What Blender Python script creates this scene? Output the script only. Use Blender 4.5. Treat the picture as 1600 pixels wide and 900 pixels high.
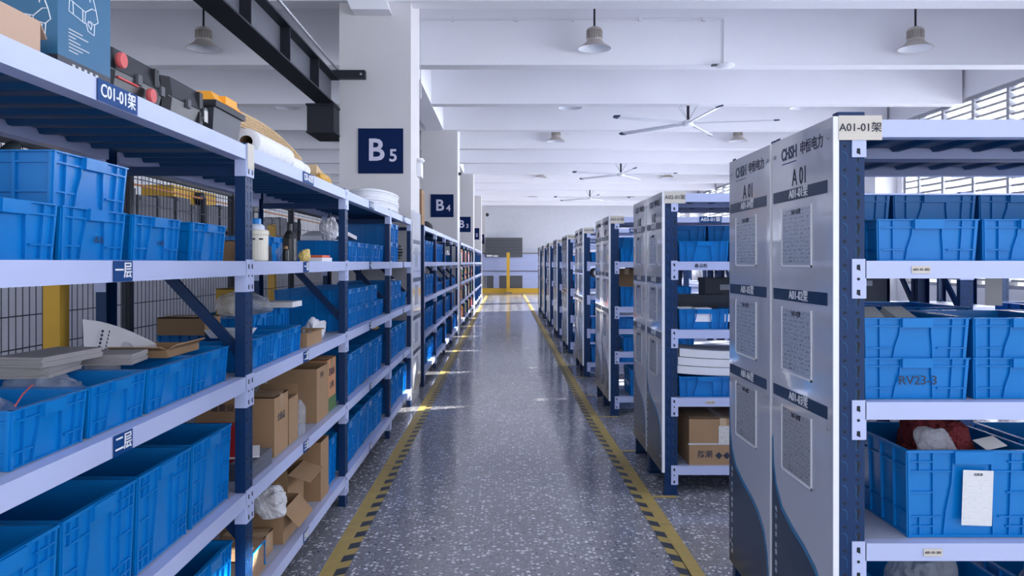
import bpy, math, random
from mathutils import Vector, Matrix
random.seed(7)
for o in list(bpy.data.objects): bpy.data.objects.remove(o)
SC = bpy.context.scene
COL = SC.collection
PI = math.pi
R = math.radians

# ------------------------------------------------------------ camera, world, lights
cam = bpy.data.cameras.new('camera'); camo = bpy.data.objects.new('camera', cam); COL.objects.link(camo)
camo.location = (0, 0, 1.535); camo.rotation_euler = (PI/2, 0, 0)
cam.sensor_width = 36; cam.lens = 27.0; cam.shift_x = 0.00625; cam.shift_y = -0.025
cam.clip_start = 0.05; cam.clip_end = 300
SC.camera = camo
w = bpy.data.worlds.new('world'); SC.world = w; w.use_nodes = True
bgn = w.node_tree.nodes['Background']
bgn.inputs[0].default_value = (0.80, 0.87, 1.0, 1); bgn.inputs[1].default_value = 1.0
SC.view_settings.view_transform = 'Standard'; SC.view_settings.look = 'None'
SC.view_settings.gamma = 1; SC.view_settings.use_curve_mapping = False
SC.view_settings.exposure = 0.38

def area(name, loc, rot, sx, sy, power, col=(0.82, 0.88, 1.0)):
    l = bpy.data.lights.new(name, 'AREA'); l.shape = 'RECTANGLE'; l.size = sx; l.size_y = sy
    l.energy = power; l.color = col
    o = bpy.data.objects.new(name, l); COL.objects.link(o); o.location = loc; o.rotation_euler = rot
    return o
# daylight pouring in through the window bays of the right wall
for k in range(5):
    area('window_daylight', (9.3, 4.27+8*k, 2.6), (0, R(128), 0), 3.2, 7.4, 1700)
# weaker added fill lamps inside the left wall, which has no windows
for k in range(3):
    area('hall_fill', (-15.8, 6+10*k, 2.4), (0, R(-78), 0), 3.2, 8, 150)
# open loading front behind the camera
area('door_daylight', (1.5, -4.5, 2.6), (R(90), 0, 0), 12, 4.6, 170, (0.86, 0.9, 1.0))
sun = bpy.data.lights.new('sun', 'SUN'); sun.energy = 24; sun.angle = R(0.6); sun.color = (1, 0.95, 0.86)
suno = bpy.data.objects.new('sun', sun); COL.objects.link(suno)
suno.rotation_euler = Vector((-1, -0.45, -0.425)).to_track_quat('-Z', 'Y').to_euler()

# ------------------------------------------------------------ materials
MC = {}
def mat(name, col, rough=0.5, metal=0.0, alpha=1.0, bump=None, trans=0.0, coat=0.0, vary=None, spec=0.5):
    if name in MC: return MC[name]
    m = bpy.data.materials.new(name); m.use_nodes = True; nt = m.node_tree
    b = nt.nodes['Principled BSDF']
    b.inputs['Base Color'].default_value = (*col, 1); b.inputs['Roughness'].default_value = rough
    b.inputs['Metallic'].default_value = metal; b.inputs['Alpha'].default_value = alpha
    b.inputs['Transmission Weight'].default_value = trans
    b.inputs['Coat Weight'].default_value = coat
    b.inputs['Specular IOR Level'].default_value = spec
    tc = nt.nodes.new('ShaderNodeTexCoord')
    n = nt.nodes.new('ShaderNodeTexNoise'); nt.links.new(tc.outputs['Object'], n.inputs['Vector'])
    v = vary or (6.0, 0.08)
    n.inputs['Scale'].default_value = v[0]; n.inputs['Detail'].default_value = 3
    mx = nt.nodes.new('ShaderNodeMix'); mx.data_type = 'RGBA'
    mx.inputs[6].default_value = (*[c*(1-v[1]) for c in col], 1); mx.inputs[7].default_value = (*[min(1, c*(1+v[1])) for c in col], 1)
    nt.links.new(n.outputs['Fac'], mx.inputs[0]); nt.links.new(mx.outputs[2], b.inputs['Base Color'])
    if bump:
        n2 = nt.nodes.new('ShaderNodeTexNoise'); n2.inputs['Scale'].default_value = bump[0]; n2.inputs['Detail'].default_value = 4
        nt.links.new(tc.outputs['Object'], n2.inputs['Vector'])
        bp = nt.nodes.new('ShaderNodeBump'); bp.inputs['Strength'].default_value = bump[1]; bp.inputs['Distance'].default_value = 0.02
        nt.links.new(n2.outputs['Fac'], bp.inputs['Height']); nt.links.new(bp.outputs['Normal'], b.inputs['Normal'])
    MC[name] = m
    return m
BLUE = mat('crate_blue', (0.001, 0.185, 0.54), 0.27, vary=(5, 0.12), spec=0.35)
NAVY = mat('post_blue', (0.002, 0.028, 0.105), 0.4, spec=0.3)
RIBB = mat('shelf_shade_post_blue', (0.012, 0.075, 0.20), 0.5, spec=0.3)  # shelf ribs: shade and crate bounce painted in; also the post pressings
PALE = mat('beam_lavender', (0.48, 0.54, 0.80), 0.42, vary=(3, 0.05))
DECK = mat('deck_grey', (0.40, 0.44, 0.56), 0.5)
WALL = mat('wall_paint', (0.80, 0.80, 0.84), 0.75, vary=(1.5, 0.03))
WARM = mat('column_paint', (0.64, 0.62, 0.63), 0.7, vary=(1.5, 0.04))
CEIL = mat('ceiling_paint', (0.86, 0.86, 0.91), 0.8, vary=(0.8, 0.03))
BLACK = mat('black_plastic', (0.015, 0.016, 0.02), 0.35)
STEEL = mat('dark_steel', (0.016, 0.018, 0.028), 0.5, spec=0.25)
GREY = mat('steel_grey', (0.35, 0.36, 0.40), 0.4, 0.4)
LGREY = mat('light_grey', (0.55, 0.56, 0.58), 0.5)
DGREY = mat('dark_grey', (0.09, 0.095, 0.11), 0.6)
SLOT = mat('slot_dark', (0.003, 0.008, 0.02), 0.7)
SIGN = mat('sign_navy', (0.001, 0.014, 0.075), 0.6, spec=0.12)
LABB = mat('label_blue', (0.002, 0.05, 0.20), 0.5, spec=0.2)
WHITE = mat('white', (0.85, 0.86, 0.9), 0.5)
PAPER = mat('paper', (0.72, 0.72, 0.72), 0.7)
BEIGE = mat('paper_beige', (0.62, 0.58, 0.52), 0.6)
INK = mat('ink', (0.02, 0.025, 0.05), 0.6)
CARD = mat('cardboard', (0.35, 0.215, 0.115), 0.8, vary=(12, 0.10))
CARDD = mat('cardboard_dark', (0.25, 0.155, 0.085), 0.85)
KRAFT = mat('kraft_orange', (0.50, 0.24, 0.12), 0.8)
GREEN = mat('print_green', (0.08, 0.16, 0.06), 0.7)
PANEL = mat('panel_gloss', (0.50, 0.52, 0.60), 0.1, coat=0.5, vary=(2, 0.03), bump=(2.2, 0.25))
BAND = mat('panel_band', (0.003, 0.03, 0.09), 0.3, spec=0.3)
WAVE = mat('panel_wave', (0.002, 0.03, 0.085), 0.2, spec=0.35)
WAVEL = mat('panel_wave_edge', (0.012, 0.17, 0.36), 0.2)
YELL = mat('tape_yellow', (0.46, 0.335, 0.10), 0.55, vary=(9, 0.2))
TBLK = mat('tape_black', (0.035, 0.045, 0.06), 0.5)
YPOST = mat('yellow_paint', (0.70, 0.40, 0.03), 0.5)
ORNG = mat('orange_plastic', (0.90, 0.38, 0.02), 0.4)
RED = mat('red_plastic', (0.55, 0.03, 0.03), 0.4)
REDS = mat('red_soft', (0.62, 0.10, 0.10), 0.5)
LAMPM = mat('lamp_alu', (0.50, 0.46, 0.42), 0.5, 0.2)
LAMPI = mat('lamp_inner', (0.80, 0.82, 0.88), 0.35)
STRAW = mat('straw', (0.62, 0.44, 0.25), 0.8, bump=(60, 0.6))
CLOTH = mat('white_cloth', (0.78, 0.78, 0.80), 0.85, bump=(30, 0.3))
BAG = mat('clear_bag', (0.60, 0.64, 0.72), 0.14, alpha=0.30, bump=(22, 1.0))
CREAM = mat('cream_plastic', (0.78, 0.74, 0.62), 0.45)
TEAL = mat('box_teal', (0.018, 0.12, 0.24), 0.4)
TEALD = mat('box_dark', (0.03, 0.035, 0.05), 0.4)
GREENP = mat('green_plastic', (0.05, 0.35, 0.12), 0.45)
WIRE = mat('fence_wire', (0.02, 0.03, 0.06), 0.5)
REDMESH = mat('red_mesh', (0.16, 0.015, 0.02), 0.8, bump=(70, 1.0), vary=(60, 0.7))
FOAM = mat('foam_white', (0.75, 0.76, 0.80), 0.7)

def nodemat(name):
    m = bpy.data.materials.new(name); m.use_nodes = True
    nt = m.node_tree; return m, nt, nt.nodes['Principled BSDF']
def ramp(nt, stops):
    r = nt.nodes.new('ShaderNodeValToRGB')
    while len(r.color_ramp.elements) < len(stops): r.color_ramp.elements.new(0.5)
    for e, (p, c) in zip(r.color_ramp.elements, stops): e.position = p; e.color = (*c, 1)
    return r
# terrazzo: grey cement with pale and dark stone chips
TERR, nt, b = nodemat('terrazzo')
tc = nt.nodes.new('ShaderNodeTexCoord')
def chips(scale, lo, hi, seed):
    mp = nt.nodes.new('ShaderNodeMapping'); mp.inputs['Location'].default_value = (seed, seed*1.7, 0)
    nt.links.new(tc.outputs['Object'], mp.inputs[0])
    nz = nt.nodes.new('ShaderNodeTexNoise'); nz.inputs['Scale'].default_value = scale*1.3
    nt.links.new(mp.outputs[0], nz.inputs['Vector'])
    ad = nt.nodes.new('ShaderNodeMix'); ad.data_type = 'VECTOR'; ad.inputs[0].default_value = 0.02
    nt.links.new(mp.outputs[0], ad.inputs[4]); nt.links.new(nz.outputs['Color'], ad.inputs[5])
    v = nt.nodes.new('ShaderNodeTexVoronoi'); v.inputs['Scale'].default_value = scale
    nt.links.new(ad.outputs[1], v.inputs['Vector'])
    sp = nt.nodes.new('ShaderNodeSeparateColor'); nt.links.new(v.outputs['Color'], sp.inputs[0])
    # chip radius varies with the cell's random colour
    mul = nt.nodes.new('ShaderNodeMath'); mul.operation = 'MULTIPLY_ADD'
    nt.links.new(sp.outputs[0], mul.inputs[0]); mul.inputs[1].default_value = hi-lo; mul.inputs[2].default_value = lo
    lt = nt.nodes.new('ShaderNodeMath'); lt.operation = 'LESS_THAN'
    nt.links.new(v.outputs['Distance'], lt.inputs[0]); nt.links.new(mul.outputs[0], lt.inputs[1])
    return lt, sp
def mixc(fac, a, c):
    mx = nt.nodes.new('ShaderNodeMix'); mx.data_type = 'RGBA'
    nt.links.new(fac, mx.inputs[0])
    if isinstance(a, tuple): mx.inputs[6].default_value = (*a, 1)
    else: nt.links.new(a, mx.inputs[6])
    if isinstance(c, tuple): mx.inputs[7].default_value = (*c, 1)
    else: nt.links.new(c, mx.inputs[7])
    return mx.outputs[2]
nz = nt.nodes.new('ShaderNodeTexNoise'); nz.inputs['Scale'].default_value = 1.2; nz.inputs['Detail'].default_value = 6
nt.links.new(tc.outputs['Object'], nz.inputs['Vector'])
base = mixc(nz.outputs['Fac'], (0.20, 0.20, 0.22), (0.30, 0.30, 0.335))
l1, s1 = chips(40, -0.15, 0.50, 0); l2, s2 = chips(80, -0.25, 0.50, 5); l3, s3 = chips(60, -0.4, 0.4, 11)
c1 = mixc(l3.outputs[0], base, (0.05, 0.052, 0.06))
c2 = mixc(l2.outputs[0], c1, (0.45, 0.46, 0.50))
c3 = mixc(l1.outputs[0], c2, (0.75, 0.76, 0.80))
nt.links.new(c3, b.inputs['Base Color'])
b.inputs['Roughness'].default_value = 0.2
nr = nt.nodes.new('ShaderNodeTexNoise'); nr.inputs['Scale'].default_value = 0.9; nr.inputs['Detail'].default_value = 5
nt.links.new(tc.outputs['Object'], nr.inputs['Vector'])
mr = nt.nodes.new('ShaderNodeMapRange'); mr.inputs[3].default_value = 0.08; mr.inputs[4].default_value = 0.18
nt.links.new(nr.outputs['Fac'], mr.inputs[0]); nt.links.new(mr.outputs[0], b.inputs['Roughness'])

def printed(name, bgc, ink, rows, cols, fill=0.62):
    """paper printed with a table of small dark entries (generated coordinates, in the sheet's own plane)"""
    m, nt, b = nodemat(name)
    tc = nt.nodes.new('ShaderNodeTexCoord')
    br = nt.nodes.new('ShaderNodeTexBrick'); br.offset = 0; br.inputs['Scale'].default_value = 1
    br.inputs['Brick Width'].default_value = 1/cols; br.inputs['Row Height'].default_value = 1/rows
    br.inputs['Mortar Size'].default_value = (1-fill)/rows/2; br.inputs['Mortar Smooth'].default_value = 0.1
    br.inputs['Color1'].default_value = (*ink, 1); br.inputs['Color2'].default_value = (*[min(1, c*3+0.1) for c in ink], 1)
    br.inputs['Mortar'].default_value = (*bgc, 1)
    nt.links.new(tc.outputs['UV'], br.inputs['Vector'])
    nz = nt.nodes.new('ShaderNodeTexNoise'); nz.inputs['Scale'].default_value = rows*2.2; nz.inputs['Detail'].default_value = 2
    nt.links.new(tc.outputs['UV'], nz.inputs['Vector'])
    gt = nt.nodes.new('ShaderNodeMath'); gt.operation = 'GREATER_THAN'; gt.inputs[1].default_value = 0.56
    nt.links.new(nz.outputs['Fac'], gt.inputs[0])
    mx = nt.nodes.new('ShaderNodeMix'); mx.data_type = 'RGBA'
    nt.links.new(gt.outputs[0], mx.inputs[0]); mx.inputs[6].default_value = (*bgc, 1)
    nt.links.new(br.outputs['Color'], mx.inputs[7]); nt.links.new(mx.outputs[2], b.inputs['Base Color'])
    b.inputs['Roughness'].default_value = 0.25
    return m
SHEET = printed('sheet_table', (0.42, 0.46, 0.54), (0.05, 0.06, 0.09), 14, 5)
SHEETG = printed('sheet_table_grey', (0.36, 0.37, 0.40), (0.05, 0.05, 0.07), 16, 5)
FORM = printed('form_table', (0.70, 0.71, 0.72), (0.25, 0.27, 0.33), 26, 6, 0.25)
LINES = printed('text_lines', (0.66, 0.64, 0.60), (0.10, 0.10, 0.12), 9, 1, 0.45)

# ------------------------------------------------------------ mesh builder
class MB:
    def __init__(s): s.v = []; s.f = []; s.m = []; s.uv = {}
    def face(s, pts, m=0):
        n = len(s.v); s.v += [tuple(p) for p in pts]; s.f.append(tuple(range(n, n+len(pts)))); s.m.append(m)
    def hexa(s, p, m=0):   # 8 points: bottom 0-3 ccw, top 4-7 ccw
        n = len(s.v); s.v += [tuple(q) for q in p]
        for q in ((3,2,1,0),(4,5,6,7),(0,1,5,4),(1,2,6,5),(2,3,7,6),(3,0,4,7)):
            s.f.append(tuple(n+i for i in q)); s.m.append(m)
    def box(s, x0, x1, y0, y1, z0, z1, m=0):
        s.hexa([(x0,y0,z0),(x1,y0,z0),(x1,y1,z0),(x0,y1,z0),(x0,y0,z1),(x1,y0,z1),(x1,y1,z1),(x0,y1,z1)], m)
    def bar(s, a, b, w, h, m=0, up=(0,0,1)):
        a, b = Vector(a), Vector(b); d = (b-a).normalized(); u = Vector(up)
        if abs(d.dot(u)) > 0.99: u = Vector((0,1,0))
        r = d.cross(u).normalized(); u = r.cross(d).normalized()
        r *= w/2; u *= h/2
        s.hexa([a-r-u, a+r-u, b+r-u, b-r-u, a-r+u, a+r+u, b+r+u, b-r+u], m)
    def lathe(s, prof, c=(0,0,0), n=20, m=0, cap=True, axis='z'):
        k = len(s.v)
        for (r, z) in prof:
            for i in range(n):
                a = 2*PI*i/n
                p = (r*math.cos(a), r*math.sin(a), z)
                if axis == 'x': p = (z, p[0], p[1])
                if axis == 'y': p = (p[0], z, p[1])
                s.v.append((c[0]+p[0], c[1]+p[1], c[2]+p[2]))
        for j in range(len(prof)-1):
            for i in range(n):
                a = k+j*n+i; b = k+j*n+(i+1) % n
                s.f.append((a, b, b+n, a+n)); s.m.append(m)
        if cap:
            s.f.append(tuple(k+i for i in range(n))[::-1]); s.m.append(m)
            s.f.append(tuple(k+(len(prof)-1)*n+i for i in range(n))); s.m.append(m)
    def tube(s, pts, r, n=6, m=0):
        pts = [Vector(p) for p in pts]; k = len(s.v)
        for i, p in enumerate(pts):
            d = (pts[min(i+1, len(pts)-1)]-pts[max(i-1, 0)]).normalized()
            u = Vector((0,0,1)) if abs(d.z) < 0.9 else Vector((1,0,0))
            a = d.cross(u).normalized(); b = a.cross(d)
            for j in range(n):
                t = 2*PI*j/n; s.v.append(tuple(p+a*r*math.cos(t)+b*r*math.sin(t)))
        for i in range(len(pts)-1):
            for j in range(n):
                q = k+i*n+j; w_ = k+i*n+(j+1) % n
                s.f.append((q, w_, w_+n, q+n)); s.m.append(m)
        s.f.append(tuple(k+j for j in range(n))[::-1]); s.m.append(m)
        s.f.append(tuple(k+(len(pts)-1)*n+j for j in range(n))); s.m.append(m)
    def prism(s, poly, a0, a1, axis='y', m=0):
        """extrude a closed 2-D outline along an axis"""
        def P(p, a):
            return {'x': (a, p[0], p[1]), 'y': (p[0], a, p[1]), 'z': (p[0], p[1], a)}[axis]
        n = len(poly); k = len(s.v)
        s.v += [P(p, a0) for p in poly]+[P(p, a1) for p in poly]
        s.f.append(tuple(range(k, k+n))); s.m.append(m); s.f.append(tuple(range(k+n, k+2*n))[::-1]); s.m.append(m)
        for i in range(n):
            j = (i+1) % n; s.f.append((k+i, k+n+i, k+n+j, k+j)); s.m.append(m)
    def mesh(s, name, mats, smooth=False):
        me = bpy.data.meshes.new(name); me.from_pydata(s.v, [], s.f)
        for x in (mats if isinstance(mats, (list, tuple)) else [mats]): me.materials.append(x)
        me.polygons.foreach_set('material_index', s.m)
        if smooth: me.polygons.foreach_set('use_smooth', [True]*len(s.f))
        me.update()
        import bmesh
        bm = bmesh.new(); bm.from_mesh(me); bmesh.ops.recalc_face_normals(bm, faces=bm.faces); bm.to_mesh(me); bm.free()
        return me
    def build(s, name, mats, parent=None, loc=(0,0,0), rot=(0,0,0), smooth=False):
        return link(name, s.mesh(name, mats, smooth), parent, loc, rot, smooth)
def link(name, me, parent=None, loc=(0,0,0), rot=(0,0,0), smooth=False):
    o = bpy.data.objects.new(name, me); COL.objects.link(o); o.location = loc; o.rotation_euler = rot
    if parent: o.parent = parent
    return o
def bx(name, dims, m, parent=None, **k):
    q = MB(); q.box(*dims); return q.build(name, m, parent, **k)
LABELS = {}
def tag(o, label, cat, group=None):
    o['label'] = label; o['category'] = cat
    if group: o['group'] = group
    LABELS.setdefault(label, []).append(o.name)
    n = len(label.split())
    if n > 16 or n < 4: print('LABEL LENGTH', n, label)
    return o
def thing(name, label, cat, loc=(0,0,0), rotz=0, group=None):
    o = bpy.data.objects.new(name, None); COL.objects.link(o); o.location = loc; o.rotation_euler = (0,0,rotz)
    o.empty_display_size = 0.1
    return tag(o, label, cat, group)
def struct(o): o['kind'] = 'structure'; return o
def copy_tree(o, parent=None):
    c = o.copy(); COL.objects.link(c); c.parent = parent
    for ch in [x for x in o.children]: copy_tree(ch, c)
    return c
TM = {}
def text(body, size, m, parent=None, loc=(0,0,0), rot=(PI/2,0,0), bold=0.012, name='lettering', sx=1.0, align='CENTER'):
    key = (body, size, m.name, bold, align)
    if key not in TM:
        cu = bpy.data.curves.new('t', 'FONT'); cu.body = body; cu.size = size
        cu.align_x = align; cu.align_y = 'CENTER'; cu.offset = bold*size; cu.resolution_u = 3; cu.extrude = 0.0006
        o = bpy.data.objects.new('t', cu); COL.objects.link(o)
        dg = bpy.context.evaluated_depsgraph_get()
        me = bpy.data.meshes.new_from_object(o.evaluated_get(dg)); me.materials.clear(); me.materials.append(m)
        bpy.data.objects.remove(o); TM[key] = me
    o = link(name, TM[key], parent, loc, rot); o.scale = (sx, 1, 1)
    return o
def sheet(name, W, H, m, parent, loc, rot=(PI/2,0,0), t=0.0012):
    """a flat printed sheet with its own UVs; stands in its local XY plane"""
    q = MB(); q.box(-W/2, W/2, -H/2, H/2, 0, t)
    me = q.mesh(name, m); uv = me.uv_layers.new(name='uv')
    for l in me.loops:
        c = me.vertices[l.vertex_index].co; uv.data[l.index].uv = ((c.x+W/2)/W, (c.y+H/2)/H)
    return link(name, me, parent, loc, rot)

# ------------------------------------------------------------ building shell
FL = struct(bx('floor', (-16, 9.2, -6, 41, -0.15, 0), TERR))
ZS, ZB = 5.13, 4.33          # slab underside, beam soffit
struct(bx('ceiling', (-16, 9.2, -6, 41, ZS, ZS+0.2), CEIL))
nb = 0
for k in range(-3, 12):
    y = 10.87+2.667*k
    o = struct(bx('ceiling_beam', (-16, 8.05, y, y+0.26, ZB, ZS-0.001), CEIL)); nb += 1
# lengthwise beams over the column line and along the window wall
for k in range(-1, 4):
    y0 = 8.27+8*k+0.82; 
    struct(bx('ceiling_beam', (-1.67, -1.31, y0, y0+7.18, ZB-0.003, ZS-0.002), CEIL))
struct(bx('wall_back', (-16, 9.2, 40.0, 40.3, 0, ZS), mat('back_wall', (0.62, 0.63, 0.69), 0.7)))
struct(bx('wall_left', (-16.3, -16, -6, 40.3, 0, ZS), WALL))
wr = MB()
XW = 8.1
wr.box(XW, XW+0.3, -6, 40, 0, 1.1); wr.box(XW, XW+0.3, -6, 40, 4.44, ZS)
wr.box(XW, XW+0.3, 8.85, 10.3, 1.1, 4.44)
for k in range(-1, 5): wr.box(XW, XW+0.3, 7.7+8*k, 8.85+8*k, 1.1, 4.44)
struct(wr.build('wall_right', WALL))
for k in range(-1, 4): struct(bx('column', (XW-0.45, XW-0.001, 7.9+8*k, 8.65+8*k, 0, ZB-0.002), WALL))
# louvred windows of the right wall
for k in range(5):
    y0 = 8.85+8*(k-1); y1 = y0+6.85
    if k == 1: y0 = 10.3
    root = bpy.data.objects.new('window_%d' % (k+1), None); COL.objects.link(root); struct(root); root.location = (XW, y0, 1.1)
    q = MB(); L = y1-y0; Hh = 3.34
    q.box(0.05, 0.2, 0, L, 0, 0.06); q.box(0.05, 0.2, 0, L, Hh-0.06, Hh); q.box(0.05, 0.2, 0, 0.06, 0.06, Hh-0.06); q.box(0.05, 0.2, L-0.06, L, 0.06, Hh-0.06)
    q.build('window_frame', GREY, root)
    for my in ([L*j/7 for j in range(1, 7)] if k != 1 else [1.15, 2.12, 3.05, 3.98, 4.8]):
        bx('mullion', (0.02, 0.16, my-0.035, my+0.035, 0.06, Hh-0.06), GREY, root)
    q = MB()
    for j in range(25):
        z = 0.12+j*0.128
        q.hexa([(0.07,0.06,z),(0.07,L-0.06,z),(0.16,L-0.06,z+0.03),(0.16,0.06,z+0.03),(0.07,0.06,z+0.035),(0.07,L-0.06,z+0.035),(0.16,L-0.06,z+0.065),(0.16,0.06,z+0.065)])
    q.build('louvre_slats', mat('slat_grey', (0.38, 0.37, 0.38), 0.5), root)
# square columns carrying the B line, each with its sign
CX0, CX1 = -1.79, -1.02
for k in range(4):
    y = 8.27+8*k
    struct(bx('column', (CX0, CX1, y, y+0.82, 0, ZS-0.003), WARM))
    t = thing('column_sign', 'square navy sign reading B%d on the front of %s white column' % (5-k, ['the nearest', 'the second', 'the third', 'the fourth'][k]), 'sign', (-1.344, y-0.012, 2.734), 0, 'column number signs')
    bx('plate', (-0.242, 0.242, 0, 0.0115, -0.242, 0.242), SIGN, t)
    text('B', 0.33, mat('sign_letter', (0.62, 0.60, 0.75), 0.5), t, (-0.05, -0.001, 0.0), bold=0.02)
    text(str(5-k), 0.185, mat('sign_letter', (0, 0, 0)), t, (0.135, -0.001, -0.055), bold=0.02)
struct(bx('column', (CX0-0.0, CX1, 39.5, 39.99, 0, ZS-0.003), WARM))
t = thing('column_sign', 'far navy sign reading B1 on the half column against the end wall', 'sign', (-1.344, 39.488, 2.734), 0, 'column number signs')
bx('plate', (-0.242, 0.242, 0, 0.0115, -0.242, 0.242), SIGN, t); text('B 1', 0.3, MC['sign_letter'], t, (0, -0.001, 0))
# haunches where the nearest column meets the beams
q = MB(); q.prism([(-1.62, 4.19), (-1.22, 4.19), (-1.26, 4.325), (-1.68, 4.325)], 8.05, 8.27, 'y'); struct(q.build('trim_1', CEIL))
# conduit on the second cross beam
q = MB()
q.tube([(-1.2, 10.85, 3.85), (-1.2, 10.85, 4.96), (3.08, 10.85, 4.98), (3.08, 10.85, 4.36)], 0.012)
for x in (-0.75, 0.15, 0.95, 1.9, 2.8): q.box(x-0.02, x+0.02, 10.83, 10.868, 4.94, 4.995)
tag(q.build('conduit', WALL), 'thin white conduit running along the face of the ceiling beam', 'conduit')
t = thing('ceiling_sensor', 'small white round detector where the conduit ends under the beam', 'detector', (3.08, 10.78, 4.33))
q = MB(); q.lathe([(0.10, -0.005), (0.13, -0.02), (0.13, -0.045), (0.05, -0.07)], n=16); q.build('housing', WHITE, t)
q = MB(); q.box(-0.19, -0.09, -0.05, 0.03, -0.04, -0.02); q.build('cable_box', DGREY, t)

# far end: shutter fence, dark openings, yellow kerb and post
YE = 39.3
t = thing('slatted_partition', 'pale horizontal slatted partition in front of the far end wall', 'partition', (0, YE, 0))
for nm, (x0, x1, z0, z1) in (('slat_panel', (-1.2, 6.0, 0.86, 1.98)), ('slat_panel', (-1.0, -0.98, 0.2, 0.86)), ('slat_panel', (-0.62, -0.33, 0.2, 0.86)), ('slat_panel', (0.86, 6.0, 0.2, 0.86))):
    q = MB(); z = z0
    while z < z1-0.03:
        q.hexa([(x0,0,z),(x1,0,z),(x1,0.05,z),(x0,0.05,z),(x0,0.03,min(z1, z+0.09)),(x1,0.03,min(z1, z+0.09)),(x1,0.05,min(z1, z+0.09)),(x0,0.05,min(z1, z+0.09))]); z += 0.1
    q.build(nm, PALE, t)
bx('rail', (-1.3, 6, -0.03, 0, 1.98, 2.02), DGREY, t); bx('rail', (-1.3, 6, -0.03, 0, 1.08, 1.11), DGREY, t)
for x0, x1 in ((-0.98, -0.62), (-0.33, 0.86)): bx('dark_panel', (x0, x1, 0.02, 0.06, 0.2, 0.86), DGREY, t)
t = thing('dark_board', 'wide black notice board high on the far end wall', 'board', (-0.08, 39.25, 1.80))
q = MB(); q.box(-0.94, 0.94, 0, 0.04, 0, 1.0); q.build('board', DGREY, t)
q = MB(); q.box(-0.9, -0.6, -0.004, 0, 0.03, 0.12); q.box(-0.56, -0.3, -0.004, 0, 0.02, 0.1); q.build('paper_strip', WHITE, t)
q = MB()
for j in range(5): q.box(-0.9, 0.9, -0.006, 0, 0.2+j*0.16, 0.21+j*0.16)
q.build('groove', BLACK, t)
o = bx('kerb', (-1.25, 7.4, 38.9, 39.2, 0, 0.22), YPOST); tag(o, 'yellow kerb along the foot of the far end wall', 'kerb')
t = thing('bollard', 'slim yellow post standing before the far end wall', 'post', (0.13, 38.6, 0))
bx('pole', (-0.08, 0.08, -0.08, 0.08, 0.03, 2.03), YPOST, t); bx('base', (-0.18, 0.18, -0.18, 0.18, 0, 0.03), DGREY, t)
t = thing('security_camera', 'small dark camera high on the far end wall', 'camera', (-0.95, 39.95, 4.0))
bx('bracket', (-0.03, 0.03, -0.12, 0.05, -0.03, 0.05), LGREY, t)
q = MB(); q.lathe([(0.07, -0.35), (0.09, -0.3), (0.09, -0.08), (0.05, -0.04)], n=12, axis='y'); q.build('body', BLACK, t)

# ------------------------------------------------------------ floor tapes
def tape(xs, side, label):
    t = thing('floor_tape', label, 'floor tape', (0, 0, 0))
    def X(y): return xs[0] if y < 1 else xs[0]+(xs[1]-xs[0])*min(1, max(0, (y-3.7)/4.0))
    q = MB(); y = 0.6
    while y < 38:
        y2 = y+1.3
        a, b_ = X(y), X(y2-0.006)
        q.face([(a, y, 0.0015), (a+side*0.072, y, 0.0015), (b_+side*0.072, y2-0.006, 0.0015), (b_, y2-0.006, 0.0015)]); y = y2
    q.build('plain_stripe', YELL, t)
    q = MB(); y = 0.6; i = 0
    while y < 38:
        a = X(y)+side*0.072
        sl = 0.035
        q.face([(a, y, 0.0015), (a+side*0.056, y+sl, 0.0015), (a+side*0.056, y+sl+0.0875, 0.0015), (a, y+0.0875, 0.0015)], i % 2); y += 0.0875; i += 1
    q.build('hazard_stripe', [TBLK, YELL], t)
    return t
tape((-0.918, -0.915), 1, 'yellow and black hazard tape on the floor along the left racks')
tape((0.985, 0.915), -1, 'yellow and black hazard tape on the floor along the right racks')

# ------------------------------------------------------------ storage racks
PW, PD = 0.085, 0.04
BH = 0.056
LV = [0.19, 0.64, 1.09, 1.54, 1.99]
PM = {}
def post_mesh(detail, H):
    k = ('post', detail, H)
    if k in PM: return PM[k]
    q = MB()
    q.box(0, PW, 0, 0.003, 0, H); q.box(0, 0.003, 0.003, PD, 0, H); q.box(PW-0.003, PW, 0.003, PD, 0, H)
    q.box(-0.008, PW+0.008, -0.003, PD+0.005, -0.0005, 0.006)
    if detail:
        z = 0.10
        while z < H-0.06:
            for u0, s in ((0.022, -1), (0.063, 1)):
                if s > 0:      # tear-drop keyhole: wide head, slanted neck
                    pts = [(u0-0.007, z+0.042), (u0+0.008, z+0.042), (u0+0.009, z+0.022), (u0+0.002, z+0.010), (u0+0.001, z), (u0-0.005, z), (u0-0.006, z+0.014), (u0-0.004, z+0.020)]
                    q.prism([(a-0.0015, b-0.001) for a, b in pts], -0.0006, 0.001, 'y', 2); q.prism([(u0+(a-u0)*0.72+0.001, z+0.003+(b-z)*0.9) for a, b in pts], -0.0012, 0.001, 'y', 1)
                else:          # pressed crescent
                    arc = [(u0-0.008+0.016*math.sin(k*PI/10), z+0.042-0.016*(1-math.cos(k*PI/10))) for k in range(6)]+[(u0+0.008, z+0.004)]
                    inn = [(a-0.003, b-0.003) for a, b in arc]
                    q.prism(arc+inn[::-1], -0.0012, 0.001, 'y', 2)
                q.prism([(u0+0.005*math.cos(a*PI/4), z+0.058+0.005*math.sin(a*PI/4)) for a in range(8)], -0.0008, 0.001, 'y', 1)
            z += 0.076
    PM[k] = q.mesh('post', [NAVY, SLOT, RIBB]); return PM[k]
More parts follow.
